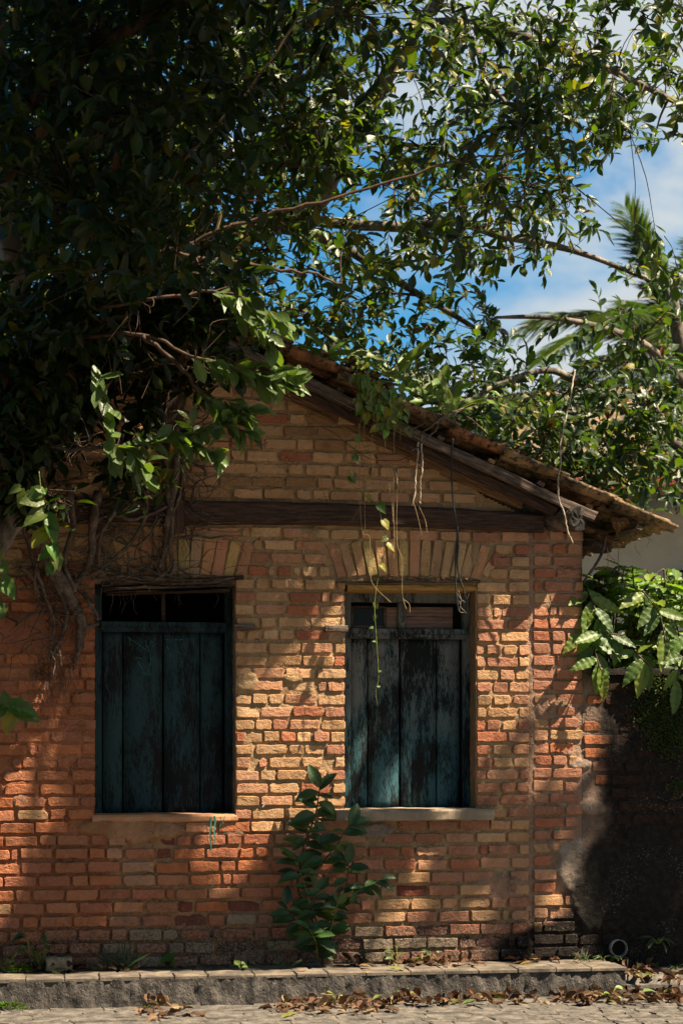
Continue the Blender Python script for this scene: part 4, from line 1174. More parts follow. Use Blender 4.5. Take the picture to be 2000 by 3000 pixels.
# extra leaves along the lit front shoots of the left tree
def shoot(T, pts, n, size, rng, spread=0.05, colfn=tree_col):
    q = smooth_path(pts, 8)
    for i in range(n):
        t = (0.25+0.75*(i+rng.random()*.6)/n)*(len(q)-1.01); a = q[int(t)]; b = q[int(t)+1]; d = (b-a).normalized()
        side = d.cross(Vector((0, 0, 1))).normalized()*rng.choice([-1, 1]); ang = math.radians(rng.uniform(30, 65))
        ld = (d*math.cos(ang)+(side*rng.uniform(.2, 1)+Vector((0, 0, rng.uniform(-1.0, .6)))).normalized()*math.sin(ang)+Vector((0, 0, -.25))+jit(rng, .3)).normalized()
        T.leaves.add(a.lerp(b, t % 1), ld, (Vector((0.2, -.7, .6))+jit(rng, .65)).normalized(), size*rng.uniform(.8, 1.2), (lambda k: (.105*k, .155*k, .055*k))(rng.uniform(.6, 1.3)), rng.randrange(3))  # paler leaf colour adds to the sunlit look of these shoots
for l, n in (([(210, 1318, -0.97), (340, 1310, -1.07), (480, 1290, -1.12), (620, 1252, -1.17), (700, 1215, -1.20)], 46), ([(420, 985, -1.12), (560, 1040, -1.17), (700, 1085, -1.22), (790, 1094, -1.22), (855, 1098, -1.22)], 40),
             ([(520, 1070, -1.12), (600, 1160, -1.12), (690, 1250, -1.12), (730, 1265, -1.12)], 22), ([(560, 860, -1.32), (700, 870, -1.37), (830, 935, -1.42)], 26), ([(250, 1000, -1.02), (300, 1150, -1.07), (330, 1330, -1.07)], 26), ([(480, 1290, -1.12), (560, 1300, -1.17), (640, 1330, -1.19)], 16), ([(340, 1310, -1.07), (400, 1340, -1.12), (430, 1400, -1.12)], 14), ([(700, 1085, -1.22), (780, 1120, -1.22), (850, 1130, -1.22)], 14), ([(600, 1160, -1.12), (680, 1180, -1.17), (730, 1200, -1.17)], 14), ([(650, 900, -1.32), (740, 950, -1.32), (800, 1010, -1.32)], 18)):
    shoot(TA, Q(*l), int(n*1.25), 0.14, rng)
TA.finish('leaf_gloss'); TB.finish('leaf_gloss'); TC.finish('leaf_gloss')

#REST
# ------------------------------------------------------------------ neighbour's house beyond the garden wall
YN = 7.0
nb = thing('neighbour_house', P(2050, 2300, YN), 'plain beige house behind the bush with grey band and red fascia', 'house')
def nbox(name, u0, u1, v0, v1, y0, y1, mat, parent=nb):
    a, b = P(u0, v0, YN), P(u1, v0, YN); zc = ZV(v0, 1850, YN), ZV(v1, 1850, YN)
    mb = MB(); box(mb, a.x, b.x, YN+y0, YN+y1, zc[1], zc[0]); return mb.build(name, mat, parent, smooth=False)
nbox('wall', 1560, 3000, 1490, 2900, 0, 4.0, 'house_wall'); nbox('upper_wall', 1560, 3000, 1425, 1462, 0.02, 4.0, 'house_wall'); nbox('band', 1555, 3000, 1461, 1491, -0.05, 4.0, 'house_band')
f0, f1 = P(1640, 1425, YN-.6), P(2400, 1375, YN-.6)
beam('fascia', f0, f1, 0.05, 0.16, 'fascia', nb, seed=4, wob=.002)
mb = MB(); a, b = P(1640, 1418, YN-.6), P(2400, 1368, YN-.6)
mb.add([a, b, b+Vector((0, 5, 1.6)), a+Vector((0, 5, 1.6)), a+Vector((0, 0, .1)), b+Vector((0, 0, .1)), b+Vector((0, 5, 1.7)), a+Vector((0, 5, 1.7))], [(0, 1, 2, 3), (7, 6, 5, 4), (0, 4, 5, 1), (1, 5, 6, 2), (2, 6, 7, 3), (3, 7, 4, 0)]); mb.build('roof', 'tile_old', nb, smooth=False)
wn = nbox('window', 1966, 2060, 1672, 1800, -0.012, 0.05, 'house_band')
for u in (1968, 1988, 2008, 2028, 2048): 
    a, b = P(u, 1676, YN-.08), P(u, 1800, YN-.08); mb = MB(); tube(mb, [a, b], .016, 6); mb.build('bar', 'iron', wn)
for v in (1675, 1740): 
    a, b = P(1964, v, YN-.09), P(2060, v-4, YN-.09); mb = MB(); tube(mb, [a, b], .016, 6); mb.build('bar', 'iron', wn)

# ------------------------------------------------------------------ palms behind
PALM = [leaf_template('lance', 5, 0.055, .5, .12)]
def palm(base, crown, R, fronds, label, col, seed, name='palm_tree'):
    rg = random.Random(seed); t = thing(name, base, label, 'palm')
    mb = MB(); q = smooth_path([base, base.lerp(crown, .5)+Vector((.1, 0, 0)), crown], 8)
    tube(mb, q, [.16-.06*i/(len(q)-1)+.008*(i % 2) for i in range(len(q))], 10); mb.build('trunk', 'bark', t)
    for (az, el, L) in fronds:
        d = Vector((math.cos(az)*math.cos(el), math.sin(az)*math.cos(el), math.sin(el)))
        pts = [crown+d*(L*s)+Vector((0, 0, -0.55*L*s*s*math.cos(el))) for s in (0, .2, .4, .6, .8, 1.0)]
        q = smooth_path(pts, 6); mb = MB(); n = len(q)
        tube(mb, q, [.02*(1-.8*i/n) for i in range(n)], 5); fo = mb.build('frond', 'green_stem', t)
        lv = Leaves()
        for i in range(70):
            s_ = (.12+.88*i/70)*(n-1.01); a, b = q[int(s_)], q[int(s_)+1]; dd = (b-a).normalized()
            sd = dd.cross(Vector((0, 0, 1))).normalized()
            for sg in (-1, 1):
                ld = (sd*sg*.8+dd*.65+Vector((0, 0, rg.uniform(-.25, .1)))).normalized()
                c = tuple(x*rg.uniform(.8, 1.2) for x in col)
                lv.add(a.lerp(b, s_ % 1), ld, Vector((0, 0, 1))+jit(rg, .3), R*L*(.34 if i < 50 else .34-.01*(i-50))*rg.uniform(.9, 1.1), c)
        lv.deliver(fo, 'leaf_palm', PALM, PALM, 0)
pf = lambda seed, n, e0, e1, L, a0=0, a1=6.28: [(random.Random(seed+i).uniform(a0, a1), random.Random(seed*3+i).uniform(e0, e1), L*random.Random(seed*5+i).uniform(.85, 1.1)) for i in range(n)]
c = P(1985, 1010, 16); palm(Vector((c.x+.3, 16.2, -.03)), c, .8, pf(3, 20, -.25, 1.35, 2.7), 'tall palm behind the evergreen tree at the right edge', (.05, .08, .03), 1)
c = P(1500, 1290, 10); palm(Vector((c.x, 10.2, -.03)), c, 1.0, pf(9, 12, .0, 1.2, 1.3), 'palm showing its fronds just above the tiled roof', (.035, .075, .03), 2)
c = P(120, 960, 8); palm(Vector((c.x, 8.2, -.03)), c, 1.0, pf(19, 12, .0, 1.3, 1.3), 'palm glimpsed between the dark leaves at far left', (.10, .09, .02), 3)

# ------------------------------------------------------------------ big-leaved bush over the garden wall
rng = random.Random(99)
HI_BU = [leaf_template('lance', 21, 0.37, .12, c_, corr=.03, cols=7, seed=i) for i, c_ in enumerate((.10, .28, -.03))]
bush = thing('bush', P(1850, 2700, .55), 'lush bush with large ribbed leaves spilling over the mouldy garden wall', 'bush')
bl = Leaves()
def bcol(rng, warm=0):
    c = rng.choice([(.11, .18, .025), (.08, .14, .025), (.055, .105, .022), (.15, .20, .025)]); k = rng.uniform(.8, 1.2); return tuple(x*k for x in c)
stems = []
for i in range(44):
    u = rng.uniform(1690, 2090); v = rng.uniform(1665, 1930) if i > 12 else rng.uniform(1655, 1710)
    tip = P(u, v, rng.uniform(0.0, .6)); base = P(1800+rng.uniform(-60, 260), 2500, .6)
    mid = base.lerp(tip, .7)+Vector((rng.uniform(-.1, .1), .05, .12))
    q = smooth_path([base, mid, tip], 8); stems.append(q)
    mb = MB(); tube(mb, q, [.012-.008*k/len(q) for k in range(len(q))], 5); mb.build('stem', 'twig', bush)
    d = (q[-1]-q[-4]).normalized()
    for k in range(rng.randint(6, 9)):
        pos = q[-1-min(k, 9)]; az = rng.uniform(0, 6.28)
        ld = Vector((math.cos(az), math.sin(az)*.8-.25, rng.uniform(-.55, .3))).normalized()
        bl.add(pos, ld, Vector((rng.uniform(-.3, .5), rng.uniform(-.9, .0), 1)).normalized(), rng.uniform(.13, .23), bcol(rng), rng.randrange(3))
# hanging shoots in front of the wall
for (pts, n) in (([(1735, 1880, .0), (1748, 1930, -.10), (1758, 1960, -.14)], 6), ([(1700, 1850, .0), (1760, 1855, -.06), (1830, 1862, -.08)], 9), ([(2020, 1850, .0), (1990, 1960, -.14), (1975, 2010, -.16)], 9),
                 ([(1880, 1730, .0), (1930, 1800, -.06), (1948, 1880, -.1)], 9), ([(1720, 1730, .05), (1740, 1780, -.03), (1760, 1830, -.05)], 8), ([(1850, 1900, .05), (1880, 1930, -.04), (1900, 1950, -.06)], 6)):
    q = smooth_path(Q(*pts), 6); mb = MB(); tube(mb, q, .005, 5); mb.build('stem', 'twig', bush)
    for k in range(n):
        pos = q[int(k/n*(len(q)-1))+0]; sg = (-1)**k
        ld = Vector((sg*rng.uniform(.25, 1.), rng.uniform(-.35, .05), rng.uniform(-.95, -.15))).normalized()
        if k >= n-2: ld = Vector((rng.uniform(-.35, .35), -.1, -1)).normalized(); 
        bl.add(pos, ld, Vector((rng.uniform(-.2, .3), -1, .55)).normalized(), rng.uniform(.17, .26), bcol(rng), rng.randrange(3))
for k in range(260):
    u = rng.uniform(1695, 2090); v = rng.uniform(1690, 1985)
    bl.add(P(u, v, rng.uniform(.12, .7)), Vector((rng.uniform(-1, 1), rng.uniform(-.8, .2), rng.uniform(-.8, .3))).normalized(), Vector((rng.uniform(-.3, .4), -.7, .8)).normalized(), rng.uniform(.10, .17), bcol(rng), rng.randrange(3))
bl.deliver(bush, 'leaf_soft', HI_BU, HI_BU, 300)
for pts, r in ((((1772, 1568, .1), (1764, 1615, .05), (1740, 1660, 0), (1708, 1705, -.02)), .011), (((1740, 1665, 0), (1780, 1662, .0), (1815, 1680, .02), (1830, 1720, .05)), .005), (((1885, 1730, .1), (1915, 1690, .1), (1942, 1668, .1), (1945, 1700, .1), (1945, 1735, .1)), .007), (((1942, 1680, .1), (1970, 1720, .1), (1980, 1755, .1)), .004)):
    mb = MB(); tube(mb, smooth_path(Q(*pts), 5), r, 6); mb.build('bare_stem', 'root', bush)

# ------------------------------------------------------------------ sapling growing from the foot of the wall
HI_SA = [leaf_template('ellipse', 11, 0.50, f, c_, corr=.006, cols=5, wave=.03, seed=i) for i, (f, c_) in enumerate(((.2, .22), (.3, .35), (.12, .08)))]
sap = thing('sapling', P(945, 2832, -.06), 'young dark-leaved sapling rooted between wall and step, below the window sill', 'sapling')
sl = Leaves()
def scol(rng, w=0):
    c = rng.choice([(.022, .05, .016), (.028, .062, .018), (.035, .075, .02)]); k = rng.uniform(.85, 1.2); return tuple(x*k for x in c)
def sstem(pts, r, n, size, lo=0.0, bright=0):
    q = smooth_path(Q(*pts), 8); mb = MB(); tube(mb, q, [r*(1-.6*i/len(q)) for i in range(len(q))], 6); mb.build('stem', 'green_stem' if r < .006 else 'twig', sap)
    for k in range(n):
        t = lo+(1-lo)*(k+.5)/n; i = int(t*(len(q)-1.01)); d = (q[i+1]-q[i]).normalized(); sg = (-1)**k
        side = Vector((sg, rng.uniform(-.55, .25), 0)); 
        ld = (d*rng.uniform(.1, .5)+side*rng.uniform(.5, 1)+Vector((0, 0, rng.uniform(-.55, .15)))).normalized()
        if t > .9: ld = (d+side*.6).normalized()
        sl.add(q[i], ld, Vector((rng.uniform(-.3, .5), -.9, .8))+jit(rng, .35), size*rng.uniform(.6, 1.2), scol(rng) if rng.random() > max(bright, .1) else rng.choice([(.06, .10, .02), (.10, .12, .02), (.05, .09, .02)]), rng.randrange(3))
sstem([(945, 2832, -.06), (915, 2700, -.08), (872, 2600, -.12), (890, 2480, -.12), (908, 2430, -.12), (925, 2380, -.12), (934, 2325, -.13), (938, 2298, -.13)], .009, 26, .15, .28)
sstem([(880, 2565, -.12), (930, 2545, -.15), (965, 2500, -.17), (990, 2470, -.17), (1012, 2430, -.18), (1030, 2415, -.18)], .006, 13, .14, .25)
sstem([(945, 2820, -.06), (960, 2740, -.12), (985, 2660, -.16), (1010, 2610, -.17), (1020, 2545, -.18), (1018, 2530, -.18)], .007, 16, .12, .3, .15)
sstem([(1005, 2625, -.16), (1050, 2610, -.2), (1085, 2590, -.22), (1120, 2575, -.22)], .004, 9, .12, .2)
sstem([(940, 2800, -.06), (900, 2730, -.12), (860, 2690, -.15), (835, 2650, -.16)], .006, 13, .125, .2)
sstem([(950, 2790, -.08), (975, 2700, -.16), (990, 2640, -.2)], .005, 14, .11, .3, .4)
sstem([(930, 2810, -.06), (925, 2760, -.14), (905, 2720, -.18)], .005, 10, .13, .2)
sstem([(948, 2825, -.06), (935, 2740, -.1), (920, 2660, -.14), (930, 2600, -.14)], .006, 16, .13, .15)
sstem([(900, 2700, -.1), (905, 2640, -.15), (880, 2560, -.16), (865, 2520, -.16)], .004, 12, .13, .1)
sl.deliver(sap, 'leaf_dark', HI_SA, HI_SA, 300)

# ------------------------------------------------------------------ creepers
HI_HE = [leaf_template('heart', 11, 0.62, f, c_, corr=.012, cols=7, seed=i) for i, (f, c_) in enumerate(((.12, .15), (.22, .3)))]
def creeper(name, label, cat, stems, leaves, size, mat='leaf_soft', smat='green_stem', col=(.07, .13, .02), seed=1, r=.0028):
    rg = random.Random(seed); p0 = P(*stems[0][0]); t = thing(name, p0, label, cat)
    for s_ in stems:
        q = smooth_path(Q(*s_), 6); mb = MB(); tube(mb, q, r, 5); mb.build('stem', smat, t)
    lv = Leaves()
    for (u, v, Y, ang, k) in leaves:
        a = math.radians(ang); ld = Vector((math.cos(a), rg.uniform(-.35, .1), math.sin(a))).normalized()
        c = tuple(x*rg.uniform(.8, 1.25) for x in col)
        if rg.random() < .12: c = (.22, .20, .02)
        lv.add(P(u, v, Y), ld, (Vector((rg.uniform(-.3, .6), -1, rg.uniform(.3, .9)))).normalized(), size*k*rg.uniform(.85, 1.15), c, rg.randrange(2))
    lv.deliver(t, mat, HI_HE, HI_HE, 300); return t
creeper('creeper', 'bright heart-leaved creeper dangling in front of the dark roots at left', 'vine',
        [[(115, 1380, -.95), (122, 1450, -.95), (128, 1520, -.95), (140, 1580, -.95), (148, 1640, -.95), (152, 1670, -.95)], [(107, 1540, -.95), (125, 1560, -.95), (140, 1590, -.95)]],
        [(118, 1435, -.97, 215, 1.1), (110, 1430, -.97, 330, .8), (125, 1450, -.95, 60, .6), (120, 1462, -.95, 190, 1.3), (128, 1505, -.97, 205, 1.35), (135, 1515, -.95, 320, 1.15), (140, 1540, -.97, 300, 1.5), (130, 1560, -.95, 230, 1.2),
         (146, 1600, -.97, 300, 1.15), (150, 1605, -.95, 40, .8), (143, 1618, -.97, 215, 1.0), (150, 1650, -.95, 280, .8), (168, 1630, -.97, 275, .9), (148, 1660, -.95, 250, .6), (75, 1440, -.95, 250, 1.1), (60, 1430, -.95, 200, .9)], .088, seed=5)
creeper('creeper', 'leafy shoots poking in at the left frame edge beside the orange bricks', 'vine',
        [[(-60, 1560, -.6), (0, 1620, -.6), (5, 1700, -.6), (10, 1760, -.6)], [(-80, 2040, -.7), (0, 2060, -.7), (50, 2080, -.7), (60, 2100, -.7)]],
        [(0, 1615, -.6, 250, 1.), (4, 1650, -.6, 300, 1.), (5, 1700, -.6, 310, 1.4), (0, 1770, -.6, 280, .9), (30, 2072, -.7, 350, 1.6), (50, 2080, -.7, 340, 1.5), (20, 2070, -.7, 100, 1.), (40, 2080, -.7, 250, 1.4), (10, 2070, -.7, 230, 1.3), (0, 2060, -.7, 200, 1.2)], .10, seed=8)
YH = YV-0.05
creeper('hanging_vine', 'thin leafy vine hanging from the roof edge down over the right shutter', 'vine',
        [[(1060, 1190, YH), (1055, 1240, YH), (1046, 1290, YH), (1030, 1350, YH), (1018, 1400, YH), (1058, 1445, YH), (1105, 1480, YH), (1118, 1530, YH), (1132, 1590, YH), (1116, 1650, YH), (1104, 1710, YH), (1097, 1770, YH), (1100, 1840, YH), (1104, 1900, YH), (1108, 1985, YH), (1100, 2030, YH), (1106, 2068, YH)]],
        [(1046, 1275, YH, 280, 1.1), (1036, 1335, YH, 300, 1.1), (1030, 1385, YH, 290, 1.4), (1020, 1402, YH, 330, 1.), (1074, 1450, YH, 300, 1.), (1108, 1478, YH, 310, 1.4), (1122, 1525, YH, 300, 1.3), (1132, 1575, YH, 215, 1.), (1134, 1595, YH, 320, 1.3), (1112, 1655, YH, 320, 1.3), (1098, 1765, YH, 290, .9), (1100, 1802, YH, 250, .7), (1092, 1838, YH, 190, .6), (1100, 1880, YH, 170, .5), (1108, 1968, YH, 20, .5), (1104, 2010, YH, 0, .5)], .050, col=(.09, .14, .03), seed=11, r=.0020)
# roof creeper spilling over the verge
rg = random.Random(31); lv = []
st = []
for i in range(16):
    u = rg.uniform(1050, 1210); v = 1120+(u-1050)*.45; L = rg.uniform(40, 150)
    st.append([(u, v-30, YV+.05), (u+rg.uniform(-8, 8), v+10, YH+.01), (u+rg.uniform(-15, 15), v+L*.6, YH), (u+rg.uniform(-20, 20), v+L, YH)])
    for k in range(7): lv.append((u+rg.uniform(-18, 18), v-30+rg.uniform(0, L+20), YH-rg.uniform(-.02, .03), rg.uniform(210, 330), rg.uniform(.6, 1.2)))
for i in range(70): 
    u = rg.uniform(1020, 1330); v = 1075+(u-1020)*.46+rg.uniform(-45, 5); lv.append((u, v, YV+rg.uniform(-.02, .5), rg.uniform(0, 360), rg.uniform(.5, 1.)))
creeper('roof_creeper', 'tangle of small pale green leaves growing on the tiles and over the roof edge', 'creeper', st, lv, .06, col=(.12, .17, .03), seed=13, r=.002)
# roof ferns with strap leaves
HI_ST = [leaf_template('strap', 17, 0.22, .2, c_, cols=5, wave=.10, seed=i) for i, c_ in enumerate((.35, .7))]
fern = thing('roof_fern', P(1180, 1110, 0.2), 'strap-leaved fern growing on the roof tiles', 'fern'); fl = Leaves()
for (u, v, Y, n) in ((960, 1045, .1, 5), (1060, 1095, .3, 6), (1230, 1170, .3, 8), (1290, 1190, .5, 9), (1320, 1210, .2, 5), (1150, 1120, .5, 6)):
    for k in range(n):
        a = rg.uniform(.2, 2.9); ld = Vector((math.cos(a), rg.uniform(-.5, .3), math.sin(a)*.9)).normalized()
        fl.add(P(u, v, Y), ld, Vector((-ld.x*.3, -.7, 1)).normalized(), rg.uniform(.2, .42), tuple(x*rg.uniform(.8, 1.2) for x in (.10, .16, .02)), k)
fl.deliver(fern, 'leaf_soft', HI_ST, HI_ST, 300)
ws = thing('roof_grass', P(1210, 1020, .6), 'wispy grass-like tuft on the roof above the leaf litter', 'grass'); gl = Leaves()
GR = [leaf_template('lance', 7, 0.045, .4, c_) for c_ in (.3, .6)]
for k in range(45):
    u = rg.gauss(1200, 60); a = rg.uniform(.5, 2.6); gl.add(P(u, 1100+(u-1130)*.45, rg.uniform(.2, 1.)), Vector((math.cos(a)*.7, rg.uniform(-.3, .3), math.sin(a))).normalized(), Vector((0, -1, .4)), rg.uniform(.15, .34), tuple(x*rg.uniform(.8, 1.2) for x in (.08, .11, .03)), k)
gl.deliver(ws, 'leaf_soft', GR, GR, 300)

# dry strings, sticks and the black cable hanging from the eaves
def strand(name, label, cat, lines, r, mat, group=None, wob=0.0):
    t = thing(name, P(*lines[0][0]), label, cat, group); rg = random.Random(len(lines)*7+int(lines[0][0][0]))
    for l in lines:
        q = smooth_path(Q(*l), 7); q = [p+jit(rg, wob) for p in q]
        mb = MB(); tube(mb, q, [r*(1+.25*fbm(i*.9, l[0][0])) for i in range(len(q))], 5); mb.build('strand', mat, t)
    return t
H = lambda *l: [(u, v, YH) for u, v in l]
strand('dry_tendrils', 'fine dry tendrils dangling from the roof over the gable bricks', 'tendrils', [H((1067, 1235), (1066, 1330), (1068, 1450), (1069, 1555)), H((1050, 1240), (1052, 1340), (1054, 1470), (1062, 1560), (1082, 1575), (1084, 1680), (1098, 1720), (1145, 1765)), H((1090, 1270), (1092, 1350), (1096, 1430)), H((1128, 1280), (1130, 1370), (1148, 1480), (1150, 1530)),
       H((1152, 1240), (1154, 1330), (1152, 1480), (1154, 1560), (1153, 1640)), H((1165, 1370), (1163, 1450), (1161, 1530), (1164, 1600), (1177, 1640), (1178, 1740), (1190, 1785)), H((1180, 1755), (1198, 1770), (1200, 1795)), H((1210, 1470), (1222, 1510), (1236, 1570)), H((1225, 1480), (1245, 1525), (1250, 1562))], .0016, 'dry_stem')
strand('dead_twigs', 'knobbly pale dead twigs hanging above the tie beam', 'twigs', [H((1224, 1295), (1222, 1340), (1216, 1400), (1214, 1450), (1206, 1480)), H((1236, 1280), (1235, 1330), (1238, 1360), (1232, 1400), (1230, 1440), (1230, 1475)), H((1152, 1375), (1160, 1395), (1164, 1425))], .0055, 'pale_stick', wob=.004)
strand('bent_twig', 'long crooked twig hanging across the end of the log', 'twig', [[(1682, 1085, .2), (1672, 1150, .1), (1655, 1230, 0), (1640, 1310, YH), (1641, 1350, YH), (1634, 1410, YH), (1636, 1460, YH), (1652, 1510, YH), (1660, 1550, YH), (1676, 1592, YH)]], .0065, 'pale_stick', wob=.003)
strand('arched_twig', 'thin dark twig bowed across the gable bricks under the roof', 'twig', [H((940, 1250), (980, 1270), (1030, 1310), (1080, 1342), (1150, 1350), (1190, 1340), (1220, 1310))], .0032, 'twig')
strand('cable', 'loose black cable hanging past the arch over the right window', 'cable', [H((1326, 1285), (1322, 1340), (1323, 1420), (1328, 1480), (1338, 1550), (1336, 1600), (1333, 1660), (1335, 1730), (1342, 1790)), H((1340, 1545), (1341, 1600), (1338, 1650), (1345, 1690), (1358, 1730), (1366, 1760))], .0062, 'cable')
strand('frayed_roots', 'pale frayed rootlets at the lower end of the black cable', 'rootlets', [H((1342, 1730), (1350, 1760), (1345, 1790), (1362, 1795)), H((1336, 1735), (1350, 1755), (1362, 1765)), H((1345, 1760), (1350, 1780), (1358, 1788), (1366, 1797)), H((1358, 1745), (1370, 1752), (1372, 1738))], .0016, 'pale_stick')
strand('tendril', 'curled green tendrils dangling from the eave tiles', 'tendril', [[(1858, 1590, .1), (1862, 1612, .1), (1876, 1628, .1)], [(1888, 1570, .1), (1900, 1580, .1), (1892, 1605, .1)], [(1895, 1575, .1), (1912, 1585, .1)]], .0016, 'green_stem')
strand('dry_tendrils', 'straight dry strings hanging under the eave in front of the bush', 'tendrils', [[(1812, 1588, .2), (1810, 1630, .2), (1809, 1668, .2)], [(1776, 1600, .2), (1780, 1640, .2), (1778, 1665, .2)], [(1778, 1610, .2), (1786, 1630, .2), (1800, 1642, .2)]], .0025, 'dry_stem')
strand('roof_vine', 'dark woody stems lying over the roof edge under the cable', 'vine', [[(1180, 1270, YH), (1240, 1240, YH), (1300, 1215, 0), (1400, 1180, .3), (1520, 1150, .8)], [(1230, 1275, YH), (1290, 1230, YH), (1350, 1200, .2)], [(1260, 1200, YH), (1280, 1250, YH), (1240, 1290, YH), (1200, 1330, YH)]], .006, 'root', wob=.006)

# ------------------------------------------------------------------ strangler roots on the wall
rt = thing('strangler_roots', P(230, 1800, -.04), 'dark tangle of aerial roots gripping the wall beside the left window', 'roots')
def root(pts, r0, r1, name='root', sides=7, wob=.004, seed=0, mat='root'):
    q = smooth_path(Q(*pts), 6); rg = random.Random(seed); n = len(q); q = [p+jit(rg, wob) for p in q]
    mb = MB(); tube(mb, q, [(r0+(r1-r0)*i/(n-1))*(1+.3*fbm(i*.5, seed)) for i in range(n)], sides); mb.build(name, mat, rt)
big = [([(155, 1660, -.10), (185, 1710, -.07), (215, 1770, -.05), (240, 1820, -.04), (238, 1870, -.03), (232, 1910, -.02)], .04, .016), ([(290, 1440, -.08), (272, 1540, -.07), (272, 1610, -.06), (258, 1665, -.05), (225, 1710, -.05), (215, 1740, -.05)], .024, .018),
       ([(200, 1800, -.05), (190, 1840, -.05), (175, 1880, -.04), (165, 1900, -.04), (150, 1930, -.03)], .012, .008), ([(165, 1890, -.05), (178, 1920, -.05), (178, 1950, -.05)], .009, .005), ([(150, 1905, -.05), (160, 1940, -.05), (155, 1980, -.05)], .008, .004),
       ([(248, 1740, -.05), (265, 1770, -.05), (282, 1800, -.04), (290, 1815, -.02)], .012, .010), ([(60, 1660, -.12), (100, 1700, -.08), (115, 1745, -.06), (150, 1780, -.05)], .010, .007), ([(110, 1650, -.12), (103, 1710, -.08), (108, 1750, -.06)], .006, .005),
       ([(515, 1250, -.06), (518, 1380, -.07), (500, 1480, -.08), (490, 1540, -.06), (484, 1600, -.05), (470, 1660, -.05), (455, 1672, -.05)], .022, .012), ([(480, 1180, -.06), (486, 1330, -.07), (492, 1450, -.08), (505, 1530, -.07), (498, 1610, -.06), (510, 1660, -.05), (495, 1690, -.05)], .016, .010),
       ([(540, 1300, -.05), (535, 1400, -.07), (520, 1470, -.08), (500, 1510, -.08)], .010, .008), ([(500, 1480, -.08), (400, 1520, -.08), (320, 1510, -.07), (260, 1540, -.06)], .010, .007), ([(560, 1500, -.08), (620, 1530, -.08), (700, 1530, -.08)], .004, .002),
       ([(300, 1560, -.07), (400, 1600, -.06), (470, 1520, -.07)], .007, .005), ([(250, 1690, -.06), (320, 1672, -.05), (420, 1690, -.05), (560, 1700, -.05), (690, 1694, -.05)], .008, .003), ([(270, 1660, -.06), (340, 1690, -.05), (450, 1680, -.06), (600, 1710, -.05)], .007, .003),
       ([(230, 1850, -.04), (260, 1835, -.04), (290, 1828, -.02)], .012, .008), ([(232, 1850, -.04), (230, 1920, -.04), (215, 1960, -.03)], .012, .005)]
big += [([(330, 1380, -.06), (350, 1470, -.07), (300, 1560, -.07), (290, 1660, -.06)], .014, .009), ([(420, 1400, -.06), (430, 1500, -.07), (390, 1580, -.07), (330, 1640, -.06), (270, 1690, -.05)], .012, .008), ([(200, 1420, -.1), (215, 1540, -.09), (190, 1640, -.08), (215, 1720, -.06)], .018, .012), ([(120, 1560, -.14), (140, 1660, -.1), (180, 1740, -.07), (200, 1800, -.05)], .016, .012), ([(60, 1500, -.15), (90, 1620, -.12), (130, 1730, -.08), (160, 1830, -.05), (150, 1900, -.04)], .012, .006)]
for i, (p, a, b) in enumerate(big): root(p, a*1.2, b*1.2, seed=i)
rg = random.Random(404)
for i in range(275):
    k = rg.random()
    if k < .5: u, v = rg.uniform(40, 560), rg.uniform(1380, 1730)
    elif k < .62: u, v = rg.uniform(290, 700), rg.uniform(1660, 1715)
    elif k < .8: u, v = rg.uniform(0, 290), rg.uniform(1650, 1900)
    else: u, v = rg.uniform(440, 620), rg.uniform(1200, 1560)
    a = rg.uniform(0, 6.28); pts = [(u, v, -.035-rg.random()*.05)]
    for j in range(rg.randint(3, 5)):
        a += rg.uniform(-.8, .8); u += math.cos(a)*rg.uniform(20, 60); v += math.sin(a)*rg.uniform(12, 40)+4
        if u > 300 and v > 1722: break
        pts.append((u, v, -.03-rg.random()*.05))
    if len(pts) > 2: root(pts, rg.choice([.002, .003, .004, .006, .009]), .0016, sides=4, seed=i, wob=.002)
for i in range(60):    # fine hanging roots
    u = rg.gauss(165, 45); v = rg.uniform(1850, 1990); L = rg.uniform(40, 200)
    pts = [(u, v, -.03)]; 
    for j in range(4): u += rg.uniform(-16, 16); v += L/4; pts.append((u, v, -.025-rg.random()*.02))
    root(pts, .0016, .0008, name='rootlet', sides=3, seed=i, wob=.002)
for i in range(22):
    u = rg.uniform(295, 660); v = 1712; L = rg.uniform(15, 90); pts = [(u, v, .0)]
    for j in range(3): u += rg.uniform(-12, 12); v += L/3; pts.append((u, v, .0+rg.random()*.03))
    root(pts, .0022, .0009, name='rootlet', sides=3, seed=i, wob=.002)

# ------------------------------------------------------------------ weeds, litter, small things
def weed(name, label, cat, u, v, Y, n, size, col, spread=1.0, hi=HI_SA, stem=0.06, mat='leaf_soft', group=None, up=.5):
    rg = random.Random(int(u*3+v)); b = P(u, v, Y)
    if Y < -.45: b.z = 0.0
    elif v > 2799: b.z = ZT-.005 if u < 1832 else .11
    t = thing(name, b, label, cat, group); lv = Leaves()
    for k in range(n):
        a = rg.uniform(0, 6.28); h = stem*rg.uniform(.3, 1.); top = b+Vector((math.cos(a)*stem*.4*spread, math.sin(a)*stem*.3*spread, h))
        mb = MB(); tube(mb, [b, b.lerp(top, .5)+jit(rg, .006), top], .0016, 4); mb.build('stem', 'green_stem', t)
        lv.add(top, Vector((math.cos(a), math.sin(a)*.8-.2, rg.uniform(-.3, up))).normalized(), Vector((rg.uniform(-.3, .5), -.6, 1)).normalized(), size*rg.uniform(.7, 1.2), tuple(x*rg.uniform(.8, 1.2) for x in col), k)
    lv.deliver(t, mat, hi, hi, 300); return t
def ground_at(u, v, z):
    """point of the picture ray at height z"""
    xr = (u-UC)/FPX; t = (EYE-z)*FPX/(v-VH); p = Vector((t*(SR+xr*CR), t*(CR-xr*SR)-DIST, z))
    if p.y > -.05: Yn = -.05-((p.y*7.3+u*.0137) % .09); p = Vector((XU(u, Yn), Yn, z))
    return p
